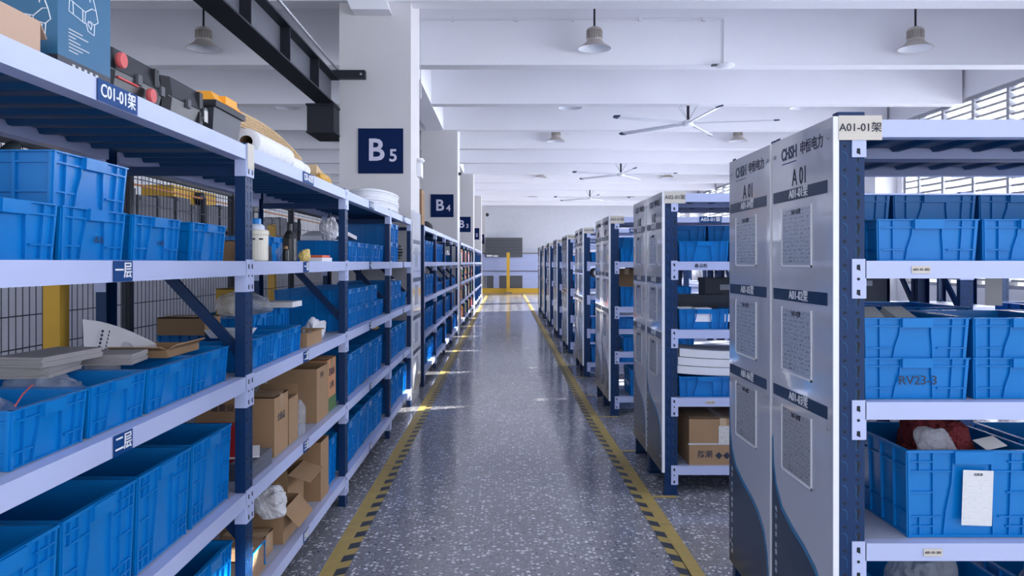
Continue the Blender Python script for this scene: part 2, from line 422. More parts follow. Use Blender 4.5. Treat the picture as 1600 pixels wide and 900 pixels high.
def beam_mesh(L, detail):
    k = ('beam', round(L, 3), detail)
    if k in PM: return PM[k]
    q = MB()
    q.box(PW-0.001, L+0.001, -0.004, 0.036, -BH, 0)
    q.box(PW-0.001, L+0.001, 0.036, 0.05, -BH, -0.016)
    for u0, u1 in ((PW-0.042, PW), (L, L+0.042)):
        q.box(u0, u1, -0.006, -0.0005, -0.12, 0.006)
    q.box(PW, PW+0.004, -0.004, PD, -0.12, 0.0); q.box(L-0.004, L, -0.004, PD, -0.12, 0.0)
    if detail:
        for u0 in (PW-0.022, L+0.022):
            for z0, hh in ((-0.012, 0.02), (-0.092, 0.02)):
                q.prism([(u0-0.005, z0), (u0+0.005, z0), (u0+0.006, z0-hh), (u0-0.006, z0-hh*0.75)], -0.0068, -0.0058, 'y', 1)
            q.prism([(u0+0.005*math.cos(a*PI/4), -0.058+0.005*math.sin(a*PI/4)) for a in range(8)], -0.0068, -0.0058, 'y', 1)
    PM[k] = q.mesh('beam', [PALE, SLOT]); return PM[k]
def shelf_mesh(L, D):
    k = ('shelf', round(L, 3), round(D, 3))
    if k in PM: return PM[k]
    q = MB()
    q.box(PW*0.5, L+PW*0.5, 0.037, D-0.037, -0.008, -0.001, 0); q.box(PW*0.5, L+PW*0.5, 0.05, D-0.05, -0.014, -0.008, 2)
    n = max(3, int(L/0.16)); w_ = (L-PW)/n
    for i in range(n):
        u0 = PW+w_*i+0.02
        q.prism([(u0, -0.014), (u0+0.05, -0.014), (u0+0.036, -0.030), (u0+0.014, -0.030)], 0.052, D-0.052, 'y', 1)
    PM[k] = q.mesh('shelf', [DECK, RIBB, mat('shelf_under_shade', (0.10, 0.15, 0.26), 0.5)]); return PM[k]  # underside darker and bluer than the deck top: shade put into the colour
def rack(label, cat, loc, rotz, L, n, D, group, detail=True, H=2.0, braces=True, last=None):
    """local x along the rack's face, local y into its depth; front faces local -y"""
    t = thing('storage_rack', label, cat, loc, rotz, group)
    U = [L*i for i in range(n)]+[L*(n-1)+(last or L)]; L0 = L
    for i in range(n+1):
        L = (last if (last and i == n-1) else L0); ui = U[i]
        link('post', post_mesh(detail and i < 3, H), t, (ui, 0, 0))
        o = link('post', post_mesh(False, H), t, (ui+PW, D, 0), (0, 0, PI))
        if braces:
            q = MB()
            for z in (0.12, 1.875): q.box(0.028, 0.048, PD, D-PD, z, z+0.035)
            q.bar((0.037, PD*0.6, 1.17), (0.037, D-PD*0.6, 1.74), 0.018, 0.04); q.bar((0.037, D-PD*0.6, 1.10), (0.037, PD*0.6, 0.45), 0.018, 0.04)
            q.build('side_brace', NAVY, t, (ui, 0, 0))
        if i < n:
            for z in LV:
                link('beam', beam_mesh(L, detail and i < 2), t, (ui, 0, z))
                link('beam', beam_mesh(L, False), t, (ui+L+PW, D, z), (0, 0, PI))
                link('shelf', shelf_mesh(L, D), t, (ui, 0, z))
    return t
def plate(root, u, z, txt, W=0.10, H=0.054, plate_m=None, txt_m=None, size=0.045, v=-0.0075, name='shelf_label'):
    o = bx(name, (-W/2, W/2, 0, 0.0015, -H/2, H/2), plate_m or LABB, root, loc=(u, v, z))
    text(txt, size, txt_m or WHITE, o, (0, -0.0008, 0), bold=0.01)
    return o
RX0 = -1.01
DL = 0.58
ROWS = {}
def left_rack(y0, L, n, label, detail, H=2.0, last=None):
    t = rack(label, 'storage rack', (RX0, y0, 0), PI/2, L, n, DL, 'left racks along the aisle', detail, H, True, last)
    ROWS[y0] = t
    return t
r1 = left_rack(1.13, 1.85, 4, 'nearest navy and lavender steel rack lining the left of the aisle', True, 2.0, 1.47)
r2 = left_rack(9.48, 1.65, 4, 'second steel rack on the left, between columns B5 and B4', False)
r3 = left_rack(17.15, 1.75, 4, 'third steel rack on the left, beyond column B4, holding red bottles', False)
r4 = left_rack(25.15, 1.75, 4, 'farthest steel rack on the left, beyond column B3', False)
CN = '一二三四'
for i in range(4):
    u0 = 1.85*i
    plate(r1, u0+(0.86 if i == 0 else 0.93), LV[4]-BH/2, 'C01-0%d架' % (i+1), 0.205, 0.054)
    for j in range(4):
        plate(r1, u0+0.885, LV[3-j]-BH/2, CN[j]+'层', 0.10, 0.054)
bx('paper_tag', (1.855, 1.93, -0.0085, -0.0065, 1.90, 2.0), BEIGE, r1)
# end sign panel in front of column B5
def sign_panel(root, x, v0, v1, z0, z1, num, first, big, flip=-1):
    """glossy information panel facing -x; v0 nearest the camera"""
    D = v1-v0; th = 0.016
    p = bx('end_panel', (x-th, x, v0, v1, z0, z1), PANEL, root)
    xs = x-th-0.0006
    rot = (PI/2, 0, -PI/2)
    mid = (v0+v1)/2
    bx('edge_trim', (x-th-0.001, x+0.001, v0-0.006, v0, z0, z1), WHITE, p)
    logo = text('CHSH', 0.062, BAND, p, (xs, mid+0.10, 1.935), rot, bold=0.03, name='logo', sx=0.95)
    text('申恒电力', 0.05, INK, p, (xs, mid-0.105, 1.935), rot, bold=0.008, name='logo')
    q = MB(); q.box(xs-0.0004, xs, mid+0.03, mid+0.17, 1.900, 1.903); q.build('logo_underline', LABB, p)
    text('A %02d' % num, 0.085, INK, p, (xs, mid, 1.845-0.006), rot, bold=0.006, name='rack_number', sx=0.85)
    for j, zc in enumerate((1.782, 1.415, 1.046)):
        b_ = bx('band', (xs-0.0006, xs, v0+0.04, v1-0.015, zc-0.021, zc+0.021), BAND, p)
        text('A%02d-%02d架' % (num, first+j), 0.044, WHITE, b_, (xs-0.0012, mid+0.01, zc), rot, bold=0.004)
        hz = 0.225 if j else 0.20
        s_ = sheet('printed_sheet', 0.27, hz, SHEET if j < 2 else SHEETG, p, (xs-0.0002, mid+0.03, zc-0.052-hz/2), rot)
        fr = MB(); a, b2 = mid+0.03-0.142, mid+0.03+0.142; c, d = zc-0.052-hz-0.012, zc-0.045
        for e in ((a, a+0.007, c, d), (b2-0.007, b2, c, d), (a, b2, c, c+0.007)): fr.box(xs-0.003, xs, e[0], e[1], e[2], e[3])
        fr.build('sheet_holder', WHITE, s_, )
        s_.children[0].matrix_parent_inverse = (Matrix.Translation(s_.location) @ s_.rotation_euler.to_matrix().to_4x4()).inverted()
        text('A%02d-%02d架' % (num, first+j), 0.022, INK, p, (xs-0.0016, mid+0.03, zc-0.066), rot, name='sheet_title')
    W_ = [(0.0, 0.85), (0.01, 0.74), (0.04, 0.665), (0.10, 0.60), (0.20, 0.562), (0.32, 0.53), (0.41, 0.495), (0.48, 0.44), (0.52, 0.36), (0.54, 0.25), (0.545, z0)]
    q = MB(); q.prism([(v1-0.0005-a*D/0.56, z) for a, z in W_]+[(v1-0.0005, z0)], xs-0.0006, xs, 'x'); q.build('wave', WAVE, p)
    q = MB()
    pts = [(v1-0.0005-a*D/0.56, z) for a, z in W_]
    off = [(max(v0+0.001, y-0.010), z+0.016) for y, z in pts[:-1]]+[(max(v0+0.001, pts[-1][0]-0.012), z0)]
    q.prism(pts+off[::-1], xs-0.001, xs, 'x'); q.build('wave_edge', WAVEL, p)
    for g in range(6 if num < 3 else 0):
        text(['电力', '安全', '质量', '服务', '创新', '共赢'][g][0], 0.022, LGREY, p, (xs-0.0004, v1-0.045, 0.585-g*0.07), rot, name='slogan')
        text(['电力', '安全', '质量', '服务', '创新', '共赢'][g][1], 0.022, LGREY, p, (xs-0.0004, v1-0.045, 0.558-g*0.07), rot, name='slogan')
    for zc in (1.94, 1.0, 0.25):
        for vv in (v0+0.03, v1-0.03):
            q = MB(); q.lathe([(0.009, -0.002), (0.007, -0.005)], c=(xs, vv, zc), n=10, axis='x'); q.build('screw', GREY, p)
    return p
t = thing('column_panel', 'glossy white information panel covering the aisle side of column B5', 'panel', (-1.003, 8.29, 0.12))
bx('board', (-0.014, 0.0, 0, 0.78, 0, 1.98), PANEL, t)
for z in (1.62, 1.2, 0.78, 0.4): 
    bx('band', (0.0, 0.001, 0.04, 0.74, z, z+0.045), BAND, t)
    sheet('printed_sheet', 0.3, 0.22, SHEET, t, (0.0005, 0.35, z-0.15), (PI/2, 0, PI/2))
bx('edge_trim', (-0.016, 0.002, -0.006, 0, 0, 1.98), WHITE, t)

# right racks: two back to back per row, glossy panel at the aisle end
RX = 1.06
PITCH = 2.615
DR = 0.56
ORD = ['nearest', 'second', 'third', 'fourth', 'fifth', 'sixth', 'seventh', 'eighth', 'farthest']
RR = []
for i in range(9):
    y = 2.45+PITCH*i
    H = 2.015 if i == 0 else 2.0
    x = RX if i == 0 else RX-0.012
    a = rack('%s right-hand rack, camera-side half behind panel A%02d' % (ORD[i], i+1), 'storage rack', (x, y, 0), 0, 1.95, 2, DR, 'right racks side on to the aisle', i < 3, H)
    b_ = rack('%s right-hand rack, far-side half behind panel A%02d' % (ORD[i], i+1), 'storage rack', (x, y+0.575, 0), 0, 1.95, 2, DR, 'right racks side on to the aisle', False, H)
    sign_panel(a, 0, 0.0, 0.556, 0.15, 2.0, i+1, 1, True)
    sign_panel(b_, 0, 0.006, 0.556, 0.15, 2.0, i+1, 4, True)
    RR.append((a, b_, y, x))
    plate(a, 0.068, 1.963, 'A%02d-01架' % (i+1), 0.138, 0.078, BEIGE, INK, 0.034, -0.0090, 'paper_label')
    if i >= 2:
        plate(a, (1.0 if i == 2 else 0.72), LV[4]-BH/2, 'A%02d-01架' % (i+1), 0.22, 0.062, LABB, WHITE, 0.05)
    else:
        plate(a, 0.24 if i else 0.262, LV[3]-BH/2, 'A%02d-01-302' % (i+1) if not i else '备品柜', 0.06, 0.024, BEIGE if not i else PALE, INK, 0.011 if not i else 0.028)
        plate(a, 0.30, LV[1]-BH/2, 'A%02d-01-301' % (i+1), 0.06, 0.024, BEIGE, INK, 0.011)
# yellow cross tapes at the rack feet
for i in range(9):
    y = 2.45+PITCH*i
    for n_, yy in enumerate((y-0.06, y+1.16)):
        if i == 0 and n_ == 0: continue
        o = MB(); o.face([(0.90, yy, 0.0021), (1.12, yy, 0.0021), (1.12, yy+0.045, 0.0021), (0.90, yy+0.045, 0.0021)])
        tag(o.build('corner_tape', YELL), 'short yellow floor tape at the %s foot of the %s right-hand rack' % (['near', 'far'][n_], ORD[i]), 'floor tape', 'short cross tapes at the rack feet')

# ------------------------------------------------------------ crates
CM = {}
def crate_meshes(W, D, H):
    key = (round(W, 3), round(D, 3), round(H, 3))
    if key in CM: return CM[key]
    tall = H > 0.2
    k = 0.962
    def hw(t): return W/2*(k+(1-k)*t)-0.011
    def hd(t): return D/2*(k+(1-k)*t)-0.013
    q = MB(); HQ = []
    def P(face, s, t, o):
        a, b = hw(t), hd(t)
        if face == 0: return (2*s*a, -(b+o), t*H)
        if face == 2: return (-2*s*a, (b+o), t*H)
        if face == 1: return ((a+o), 2*s*b, t*H)
        return (-(a+o), -2*s*b, t*H)
    def rib(face, s0, s1, t0, t1, o, s0b=None, s1b=None, mb=q, oi=-0.001):
        """raised rib; s0b,s1b: s range at the bottom when it leans"""
        if s0b is None: s0b, s1b = s0, s1
        mb.hexa([P(face, s0b, t0, o), P(face, s1b, t0, o), P(face, s1b, t0, oi), P(face, s0b, t0, oi),
                 P(face, s0, t1, o), P(face, s1, t1, o), P(face, s1, t1, oi), P(face, s0, t1, oi)])
    # shell
    th = 0.004
    for f in range(4):
        q.hexa([P(f, -0.5, 0, 0), P(f, 0.5, 0, 0), P(f, 0.5, 0, -th), P(f, -0.5, 0, -th),
                P(f, -0.5, 1, 0), P(f, 0.5, 1, 0), P(f, 0.5, 1, -th), P(f, -0.5, 1, -th)])
    q.box(-hw(0), hw(0), -hd(0), hd(0), 0, 0.006)
    for f in range(4):
        Lf = 2*(hw(1) if f in (0, 2) else hd(1))
        e = 0.5+0.009/Lf
        rw = 0.0021/Lf                       # rib half width in s
        rt = 0.0021/H
        rib(f, -e, e, 0.972, 1.0, 0.0105)    # rim
        rib(f, -e, e, 0.0, 0.03, 0.005)      # foot
        short = f in (0, 2)
        if short:
            hs = 0.15
            for (s0, sb) in ((-hs, -hs-0.075), (hs, hs+0.03)):
                # gently curved side rib of the centre bay, in three segments
                rib(f, s0-rw, s0+rw, 0.62, 0.97, 0.0085, s0-rw-(sb-s0)*-0.15, s0+rw+(sb-s0)*0.15)
                m1 = s0+(sb-s0)*0.15; m2 = s0+(sb-s0)*0.75
                rib(f, m1-rw, m1+rw, 0.30, 0.62, 0.0085, m2-rw, m2+rw)
                rib(f, m2-rw, m2+rw, 0.03, 0.30, 0.0085, sb-rw, sb+rw)
            vs = (0.36,) if not tall else (0.31, 0.42)
            for v in vs:
                for sg in (-1, 1):
                    if tall and v == 0.42:
                        rib(f, sg*v-rw, sg*v+rw, 0.76, 0.965, 0.0085); rib(f, sg*v-rw, sg*v+rw, 0.03, 0.24, 0.0085)
                    else: rib(f, sg*v-rw, sg*v+rw, 0.03, 0.965, 0.0085)
            for t_ in ((0.27, 0.80) if not tall else (0.13, 0.24, 0.52, 0.76, 0.87)):
                near = 0.30 if (tall and t_ in (0.13, 0.52, 0.87)) else 0.17+(0.07 if t_ < 0.4 else 0.0)
                rib(f, -0.5, -near, t_-rt, t_+rt, 0.0085); rib(f, near-0.02, 0.5, t_-rt, t_+rt, 0.0085)
            hb = 0.77 if not tall else 0.85
            hq = MB(); HQ.append(hq)
            rib(f, -hs, hs, hb, 0.992, 0.0175, mb=hq, oi=0.0)
        else:
            n = 5 if not tall else 5
            for i in range(1, n):
                s = -0.5+i/n
                rib(f, s-2*rw, s+2*rw, 0.03, 0.965, 0.0085)
            for t_ in (0.27, 0.80): rib(f, -0.5, 0.5, t_-rt, t_+rt, 0.007)
        for sg in (-0.5, 0.5): rib(f, sg-2*rw, sg+2*rw, 0.0, 0.97, 0.0085)
    full = MB(); full.v = list(q.v); full.f = list(q.f); full.m = list(q.m)
    for h in HQ:
        k0 = len(full.v); full.v += h.v; full.f += [tuple(i+k0 for i in f) for f in h.f]; full.m += h.m
    CM[key] = (q.mesh('crate_body', BLUE), [h.mesh('handle', BLUE) for h in HQ], full.mesh('crate', BLUE))
    return CM[key]
PLACED = []
def place(fr, u, v, z):
    """fr: ('L',) left racks, world (RX0-v, u); ('R', i) right rack i, world (x0+u, y0+v)"""
    if fr[0] == 'L': return (RX0-v, u, z), PI/2
    a, b_, y, x = RR[fr[1]]
    return (x+u, y+v, z), 0
CT = {}
def crate(fr, u0, u1, z, label, group, H=0.135, D=0.46, v=0.03, detail=True, yaw=0.0):
    """crate whose front spans u0..u1 with its rim at depth v"""
    W = round((u1-u0)-0.004, 3)
    body, hnd, full = crate_meshes(W, D, H)
    loc, rz = place(fr, (u0+u1)/2, v+D/2, z)
    if detail:
        key = (W, D, H)
        if key not in CT:
            t = thing('plastic_crate', label, 'crate', loc, rz+yaw, group)
            link('crate_body', body, t); [link('handle', h, t) for h in hnd]; CT[key] = t
        else:
            t = copy_tree(CT[key]); t.location = loc; t.rotation_euler = (0, 0, rz+yaw); tag(t, label, 'crate', group)
    else:
        t = link('plastic_crate', full, None, loc, (0, 0, rz+yaw)); tag(t, label, 'crate', group)
    return t
ON = ['first', 'second', 'third', 'fourth', 'fifth', 'sixth', 'seventh', 'eighth']
SHN = {3: 'upper', 2: 'middle', 1: 'lower', 0: 'bottom'}
def fill(fr, u0, n, W, lv, where, stack=1, H=0.135, D=0.46, v=0.03, gap=0.006, detail=True, extra=''):
    out = []
    kind = 'tall' if H > 0.2 else 'low'
    for i in range(n):
        for s in range(stack if isinstance(stack, int) else stack[i]):
            tier = '' if (stack if isinstance(stack, int) else stack[i]) == 1 else (', lower of two' if s == 0 else ', stacked on top')
            lab = '%s blue crate, %s %son the %s shelf, %s%s' % (kind, ON[i], extra, SHN[lv], where, tier)
            out.append(crate(fr, u0+i*(W+gap), u0+i*(W+gap)+W, LV[lv]+s*H*0.965, lab, 'blue crates, %s' % where, H, D, v+0.004*((i*7+s*3) % 3), detail))
    return out
# nearest left bay (explicit spans along the aisle)
g = 'crates in the nearest left bay'
for i, (a, b_) in enumerate([(1.46, 1.80), (1.805, 2.12), (2.155, 2.475), (2.56, 2.875)]):
    crate(('L',), a, b_, LV[3], 'low blue crate, %s along the upper shelf of the nearest left bay' % ON[i], g, 0.13)
crate(('L',), 1.78, 2.14, LV[3]+0.127, 'single blue crate stacked on others under the top shelf, nearest left bay', g, 0.13, v=0.035)
for i, (a, b_) in enumerate([(1.62, 1.925), (1.93, 2.24), (2.245, 2.585), (2.59, 2.90)]):
    crate(('L',), a, b_, LV[2], 'low open blue crate, %s along the middle shelf of the nearest left bay' % ON[i], g, 0.13, v=0.03)
for i, (a, b_) in enumerate([(1.43, 1.80), (1.805, 2.175), (2.18, 2.55), (2.56, 2.93)]):
    crate(('L',), a, b_, LV[1], 'tall empty blue crate, %s along the lower shelf of the nearest left bay' % ON[i], g, 0.283, 0.5)
for i, (a, b_) in enumerate([(1.8, 2.17), (2.18, 2.55), (2.57, 2.94)]):
    crate(('L',), a, b_, LV[0], 'tall blue crate, %s along the bottom shelf of the nearest left bay' % ON[i], g, 0.283, 0.5)
# second bay
g = 'crates in the second left bay'
for i, (a, b_) in enumerate([(3.09, 3.38), (3.385, 3.66), (3.665, 3.93)]):
    crate(('L',), a, b_, LV[2], 'low blue crate, %s along the middle shelf of the second left bay' % ON[i], g, 0.125, 0.26)
crate(('L',), 3.80, 4.16, LV[2]+0.08, 'blue crate lying askew over others on the middle shelf, second left bay', g, 0.10, 0.30, v=0.25)
crate(('L',), 3.35, 3.70, LV[2], 'shaded blue crate at the back of the middle shelf, second left bay', g, 0.13, 0.24, v=0.28)
crate(('L',), 4.52, 4.80, LV[0], 'tall blue crate with green wire, by the second left post, bottom shelf', g, 0.283, 0.45, v=0.04)
crate(('L',), 4.05, 4.45, LV[3], 'dark blue crate at the back of the upper shelf, second left bay', g, 0.135, 0.25, v=0.26)
crate(('L',), 4.25, 4.60, LV[2], 'deep blue crate at the back of the middle shelf, second left bay', g, 0.19, 0.24, v=0.28)
# third bay
w3 = 'third left bay'
fill(('L',), 4.95, 5, 0.325, 3, w3)
fill(('L',), 4.95, 5, 0.325, 2, w3, stack=[2, 2, 2, 2, 1])
fill(('L',), 4.95, 4, 0.385, 1, w3, H=0.283)
fill(('L',), 4.95, 4, 0.385, 0, w3, H=0.283)
w4 = 'fourth left bay'
fill(('L',), 6.80, 2, 0.36, 3, w4, stack=2, H=0.18)
fill(('L',), 6.80, 3, 0.315, 2, w4, stack=[2, 2, 2])
fill(('L',), 6.80, 4, 0.32, 1, w4, H=0.283)
fill(('L',), 6.80, 4, 0.32, 0, w4, H=0.283)
crate(('L',), 7.80, 8.08, LV[2], 'lone low blue crate beside column B5 on the middle shelf', 'blue crates, fourth left bay', 0.14)
# second row
for b_ in range(4):
    u = 9.48+1.65*b_+0.10; wh = '%s bay past column B5' % ON[b_]
    f = dict(detail=False)
    if b_ < 2: fill(('L',), u, 4, 0.375, 3, wh, H=0.283, **f)
    else: fill(('L',), u, 2, 0.34, 3, wh, **f)
    if b_ == 0: fill(('L',), u, 4, 0.375, 2, wh, H=0.283, **f)
    else: fill(('L',), u, 4, 0.35, 2, wh, stack=[2, 2, 1, 1] if b_ == 1 else 1, **f)
    fill(('L',), u, 4 if b_ < 3 else 3, 0.375, 1, wh, H=0.283, **f)
    fill(('L',), u, 4 if b_ != 2 else 2, 0.375, 0, wh, H=0.283, **f)
for b_ in range(4):
    u = 25.15+1.75*b_+0.10; wh = '%s bay beyond column B3' % ON[b_]
    for lv in range(4): fill(('L',), u, 3, 0.45, lv, wh, H=0.27, gap=0.06, detail=False)
# right racks
def rfill(i, half, u0, n, W, lv, **k):
    v = 0.035 if half == 0 else 0.575+0.035
    wh = '%s right rack' % ORD[i]
    k.setdefault('D', 0.44)
    return fill(('R', i), u0, n, W, lv, wh, v=k.pop('v', v), extra=('rear ' if half else ''), **k)
rfill(0, 0, 0.14, 5, 0.34, 3)
rfill(0, 1, 0.14, 5, 0.34, 3, stack=2)
rfill(0, 0, 0.095, 5, 0.355, 2, stack=2, D=0.42)
rfill(0, 1, 0.12, 5, 0.34, 2, stack=[1, 2, 1, 2, 2])
g = 'tall crates in the nearest right rack'
c = crate(('R', 0), 0.235, 0.675, LV[1], 'large blue crate of red mesh goods with a paper form on its front', g, 0.285, 0.46, v=0.035)
crate(('R', 0), 0.72, 1.16, LV[1], 'large blue crate right of the one with the paper form', g, 0.285, 0.46, v=0.035)
crate(('R', 0), 0.16, 0.60, LV[0], 'large blue crate of bagged goods on the bottom shelf, nearest right rack', g, 0.285, 0.46, v=0.035)
crate(('R', 0), 0.65, 1.09, LV[0], 'second large blue crate on the bottom shelf, nearest right rack', g, 0.285, 0.46, v=0.035)
rfill(1, 0, 0.10, 5, 0.34, 3); rfill(1, 1, 0.10, 5, 0.34, 3, stack=2)
rfill(1, 0, 0.10, 5, 0.34, 2)
rfill(1, 0, 0.10, 4, 0.36, 1)
rfill(2, 0, 0.10, 5, 0.34, 3); rfill(2, 1, 0.10, 3, 0.34, 3, stack=2)
rfill(2, 0, 0.10, 2, 0.36, 2, H=0.2); rfill(2, 0, 0.13, 2, 0.36, 1); rfill(2, 0, 0.2, 2, 0.34, 0, stack=2)
for i in range(3, 9):
    n = 2 if i < 6 else 1
    for lv in range(4):
        if (i*5+lv*3) % 4 == 1: continue
        rfill(i, 0, 0.10, n, 0.35, lv, H=0.2 if (i+lv) % 2 else 0.135, detail=False, stack=1)

# ------------------------------------------------------------ goods: builders
def blob_bag(name, loc, dims, label, cat='bag', m=None, seed=1, group=None, parent=None, rotz=0):
    """crumpled plastic bag: sphere pushed into folds and flattened at its foot"""
    rnd = random.Random(seed)
    q = MB(); nu, nv = 40, 24
    ks = [(Vector((rnd.gauss(0, 1), rnd.gauss(0, 1), rnd.gauss(0, 1))).normalized(), rnd.uniform(2.5, 8), rnd.uniform(0, 6)) for _ in range(12)]
    for j in range(nv+1):
        ph = PI*j/nv
        for i in range(nu):
            th = 2*PI*i/nu
            d = Vector((math.sin(ph)*math.cos(th), math.sin(ph)*math.sin(th), math.cos(ph)))
            r = 0.82-sum(0.10/math.sqrt(f_)*abs(math.sin(f_*d.dot(k_)+p_)) for k_, f_, p_ in ks)*0.75+0.16+rnd.uniform(-0.03, 0.03)
            for k_, f_, p_ in ks[:4]: r += 0.30*max(0, d.dot(k_))**14*(0 if abs(k_.z) > 0.9 and k_.z < 0 else 1)
            x, y, z = d*r; z = max(-0.62, z)
            q.v.append((x*dims[0]/2, y*dims[1]/2, (z+0.62)*dims[2]/1.5))
    for j in range(nv):
        for i in range(nu):
            a = j*nu+i; b = j*nu+(i+1) % nu
            q.f.append((a, b, b+nu, a+nu)); q.m.append(0)
    o = q.build(name, m or BAG, parent, loc, (0, 0, rotz), smooth=False)
    if not parent: tag(o, label, cat, group)
    return o
def carton(fr, u0, u1, v0, D, z, H, label, open_=False, flaps=(), m=None, group='cardboard boxes on the racks', tape_=True, note=None, prints=None, raw=None):
    """cardboard box; front spans u0..u1 at depth v0"""
    m = m or CARD
    W = u1-u0
    loc, rz = place(fr, (u0+u1)/2, v0+D/2, z)
    if raw: loc, rz = raw
    t = thing('cardboard_box', label, 'box', loc, rz, group)
    q = MB(); w2, d2, th = W/2, D/2, 0.004
    q.box(-w2, w2, -d2, -d2+th, 0, H); q.box(-w2, w2, d2-th, d2, 0, H)
    q.box(-w2, -w2+th, -d2+th, d2-th, 0, H); q.box(w2-th, w2, -d2+th, d2-th, 0, H); q.box(-w2+th, w2-th, -d2+th, d2-th, 0, 0.004)
    if not open_: q.box(-w2, -0.001, -d2, d2, H-0.004, H); q.box(0.001, w2, -d2, d2, H-0.004, H)
    q.build('body', m, t)
    if open_:
        for side, ang, ln in flaps:
            c_, s_ = math.cos(R(ang))*ln, math.sin(R(ang))*ln       # ang above horizontal, outwards
            f = MB()
            if side == 'f': f.hexa([(-w2,-d2,H),(w2,-d2,H),(w2,-d2+th,H),(-w2,-d2+th,H),(-w2+0.01,-d2-c_,H+s_),(w2-0.01,-d2-c_,H+s_),(w2-0.01,-d2-c_,H+s_+th),(-w2+0.01,-d2-c_,H+s_+th)])
            if side == 'b': f.hexa([(-w2,d2-th,H),(w2,d2-th,H),(w2,d2,H),(-w2,d2,H),(-w2+0.01,d2+c_,H+s_),(w2-0.01,d2+c_,H+s_),(w2-0.01,d2+c_,H+s_+th),(-w2+0.01,d2+c_,H+s_+th)])
            if side == 'l': f.hexa([(-w2,-d2,H),(-w2+th,-d2,H),(-w2+th,d2,H),(-w2,d2,H),(-w2-c_,-d2+0.01,H+s_),(-w2-c_,-d2+0.01,H+s_+th),(-w2-c_,d2-0.01,H+s_+th),(-w2-c_,d2-0.01,H+s_)])
            if side == 'r': f.hexa([(w2-th,-d2,H),(w2,-d2,H),(w2,d2,H),(w2-th,d2,H),(w2+c_,-d2+0.01,H+s_),(w2+c_,-d2+0.01,H+s_+th),(w2+c_,d2-0.01,H+s_+th),(w2+c_,d2-0.01,H+s_)])
            f.build('flap', m, t)
    elif tape_:
        q = MB(); q.box(-0.022, 0.022, -d2-0.0008, d2+0.0008, H, H+0.0008); q.box(-0.022, 0.022, -d2-0.0012, -d2, H-0.06, H+0.0008); q.build('packing_tape', mat('tape_clear', (0.50, 0.36, 0.22), 0.2), t)
    if note:
        side, uu, zz, ww, hh = note
        if side == 'f': sheet('paper_note', ww, hh, LINES, t, (uu, -d2-0.0004, zz))
        else: sheet('paper_note', ww, hh, LINES, t, (-w2-0.0004, uu, zz), (PI/2, 0, -PI/2))
    for pr in (prints or []):
        txt, side, uu, zz, sz = pr[:5]
        if side == 'f': text(txt, sz, pr[5] if len(pr) > 5 else INK, t, (uu, -d2-0.0003, zz), name='printing')
        else: text(txt, sz, pr[5] if len(pr) > 5 else INK, t, (-w2-0.0003, uu, zz), (PI/2, 0, -PI/2), name='printing')
    return t
def lathe_thing(name, label, cat, loc, parts, group=None, n=18, rot=(0, 0, 0)):
    t = thing(name, label, cat, loc, 0, group); t.rotation_euler = rot
    for nm, prof, m in parts:
        q = MB(); q.lathe(prof, n=n); q.build(nm, m, t, smooth=False)
    return t
L_ = ('L',)
def lw(u, v, z): return (RX0-v, u, z)

# ------------------------------------------------------------ goods on the left rack, nearest bay
Z5, Z4, Z3, Z2, Z1 = LV[4], LV[3], LV[2], LV[1], LV[0]
carton(L_, 1.36, 1.70, 0.02, 0.30, Z5, 0.078, 'low open cardboard tray at the left end of the top shelf', True, [('r', -35, 0.05)], mat('cardboard_pale', (0.50, 0.34, 0.25), 0.8))
t = thing('gimbal_box', 'tall blue product box with white line drawings on the top shelf', 'box', lw(1.902, 0.20, Z5), PI/2)
bx('lower_band', (-0.119, 0.119, -0.17, 0.17, 0, 0.030), TEALD, t); bx('body', (-0.119, 0.119, -0.17, 0.17, 0.030, 0.33), TEAL, t)
bx('lid_edge', (-0.120, 0.120, -0.171, 0.171, 0.32, 0.36), TEALD, t)
def polyline(pts, r, parent, loc, rot, name='line_drawing', m=None):
    q = MB()
    for pl in pts: q.tube([(a, b, 0) for a, b in pl], r, 4)
    return q.build(name, m or WHITE, parent, loc, rot)
gim = [[(-0.075, 0.02), (-0.078, -0.012), (-0.005, -0.022), (-0.002, 0.01), (-0.075, 0.02)], [(-0.06, 0.02), (-0.058, -0.014)], [(-0.015, 0.012), (-0.014, -0.02)],
       [(-0.002, 0.01), (0.03, 0.03), (0.05, 0.03), (0.06, 0.0), (0.04, -0.012), (0.02, -0.008)], [(0.02, 0.045), (0.018, 0.068), (0.03, 0.07), (0.05, 0.03)],
       [(0.0, -0.018), (0.01, -0.038), (0.04, -0.042), (0.042, -0.012)], [(0.01, -0.02), (0.025, -0.03), (0.03, -0.015), (0.012, -0.01), (0.01, -0.02)]]
polyline([[(a*0.95, b*0.9) for a, b in p] for p in gim], 0.0012, t, (0.0, -0.1705, 0.155), (PI/2, 0, 0))
polyline([[(a*0.65, b*0.85) for a, b in p] for p in gim], 0.0014, t, (-0.1195, -0.115, 0.110), (PI/2, 0, -PI/2))
q = MB()
for j, ln in enumerate((0.06, 0.085, 0.03, 0.05, 0.09, 0.06, 0.04)): q.box(-0.075, -0.075+ln, -0.1712, -0.1702, 0.100-j*0.0085, 0.1025-j*0.0085)
q.build('printed_lines', LGREY, t)
q = MB()
for j in range(5): q.box(-0.06+j*0.026, -0.047+j*0.026, -0.1712, -0.1702, 0.010, 0.021)
q.build('handling_icons', LGREY, t)
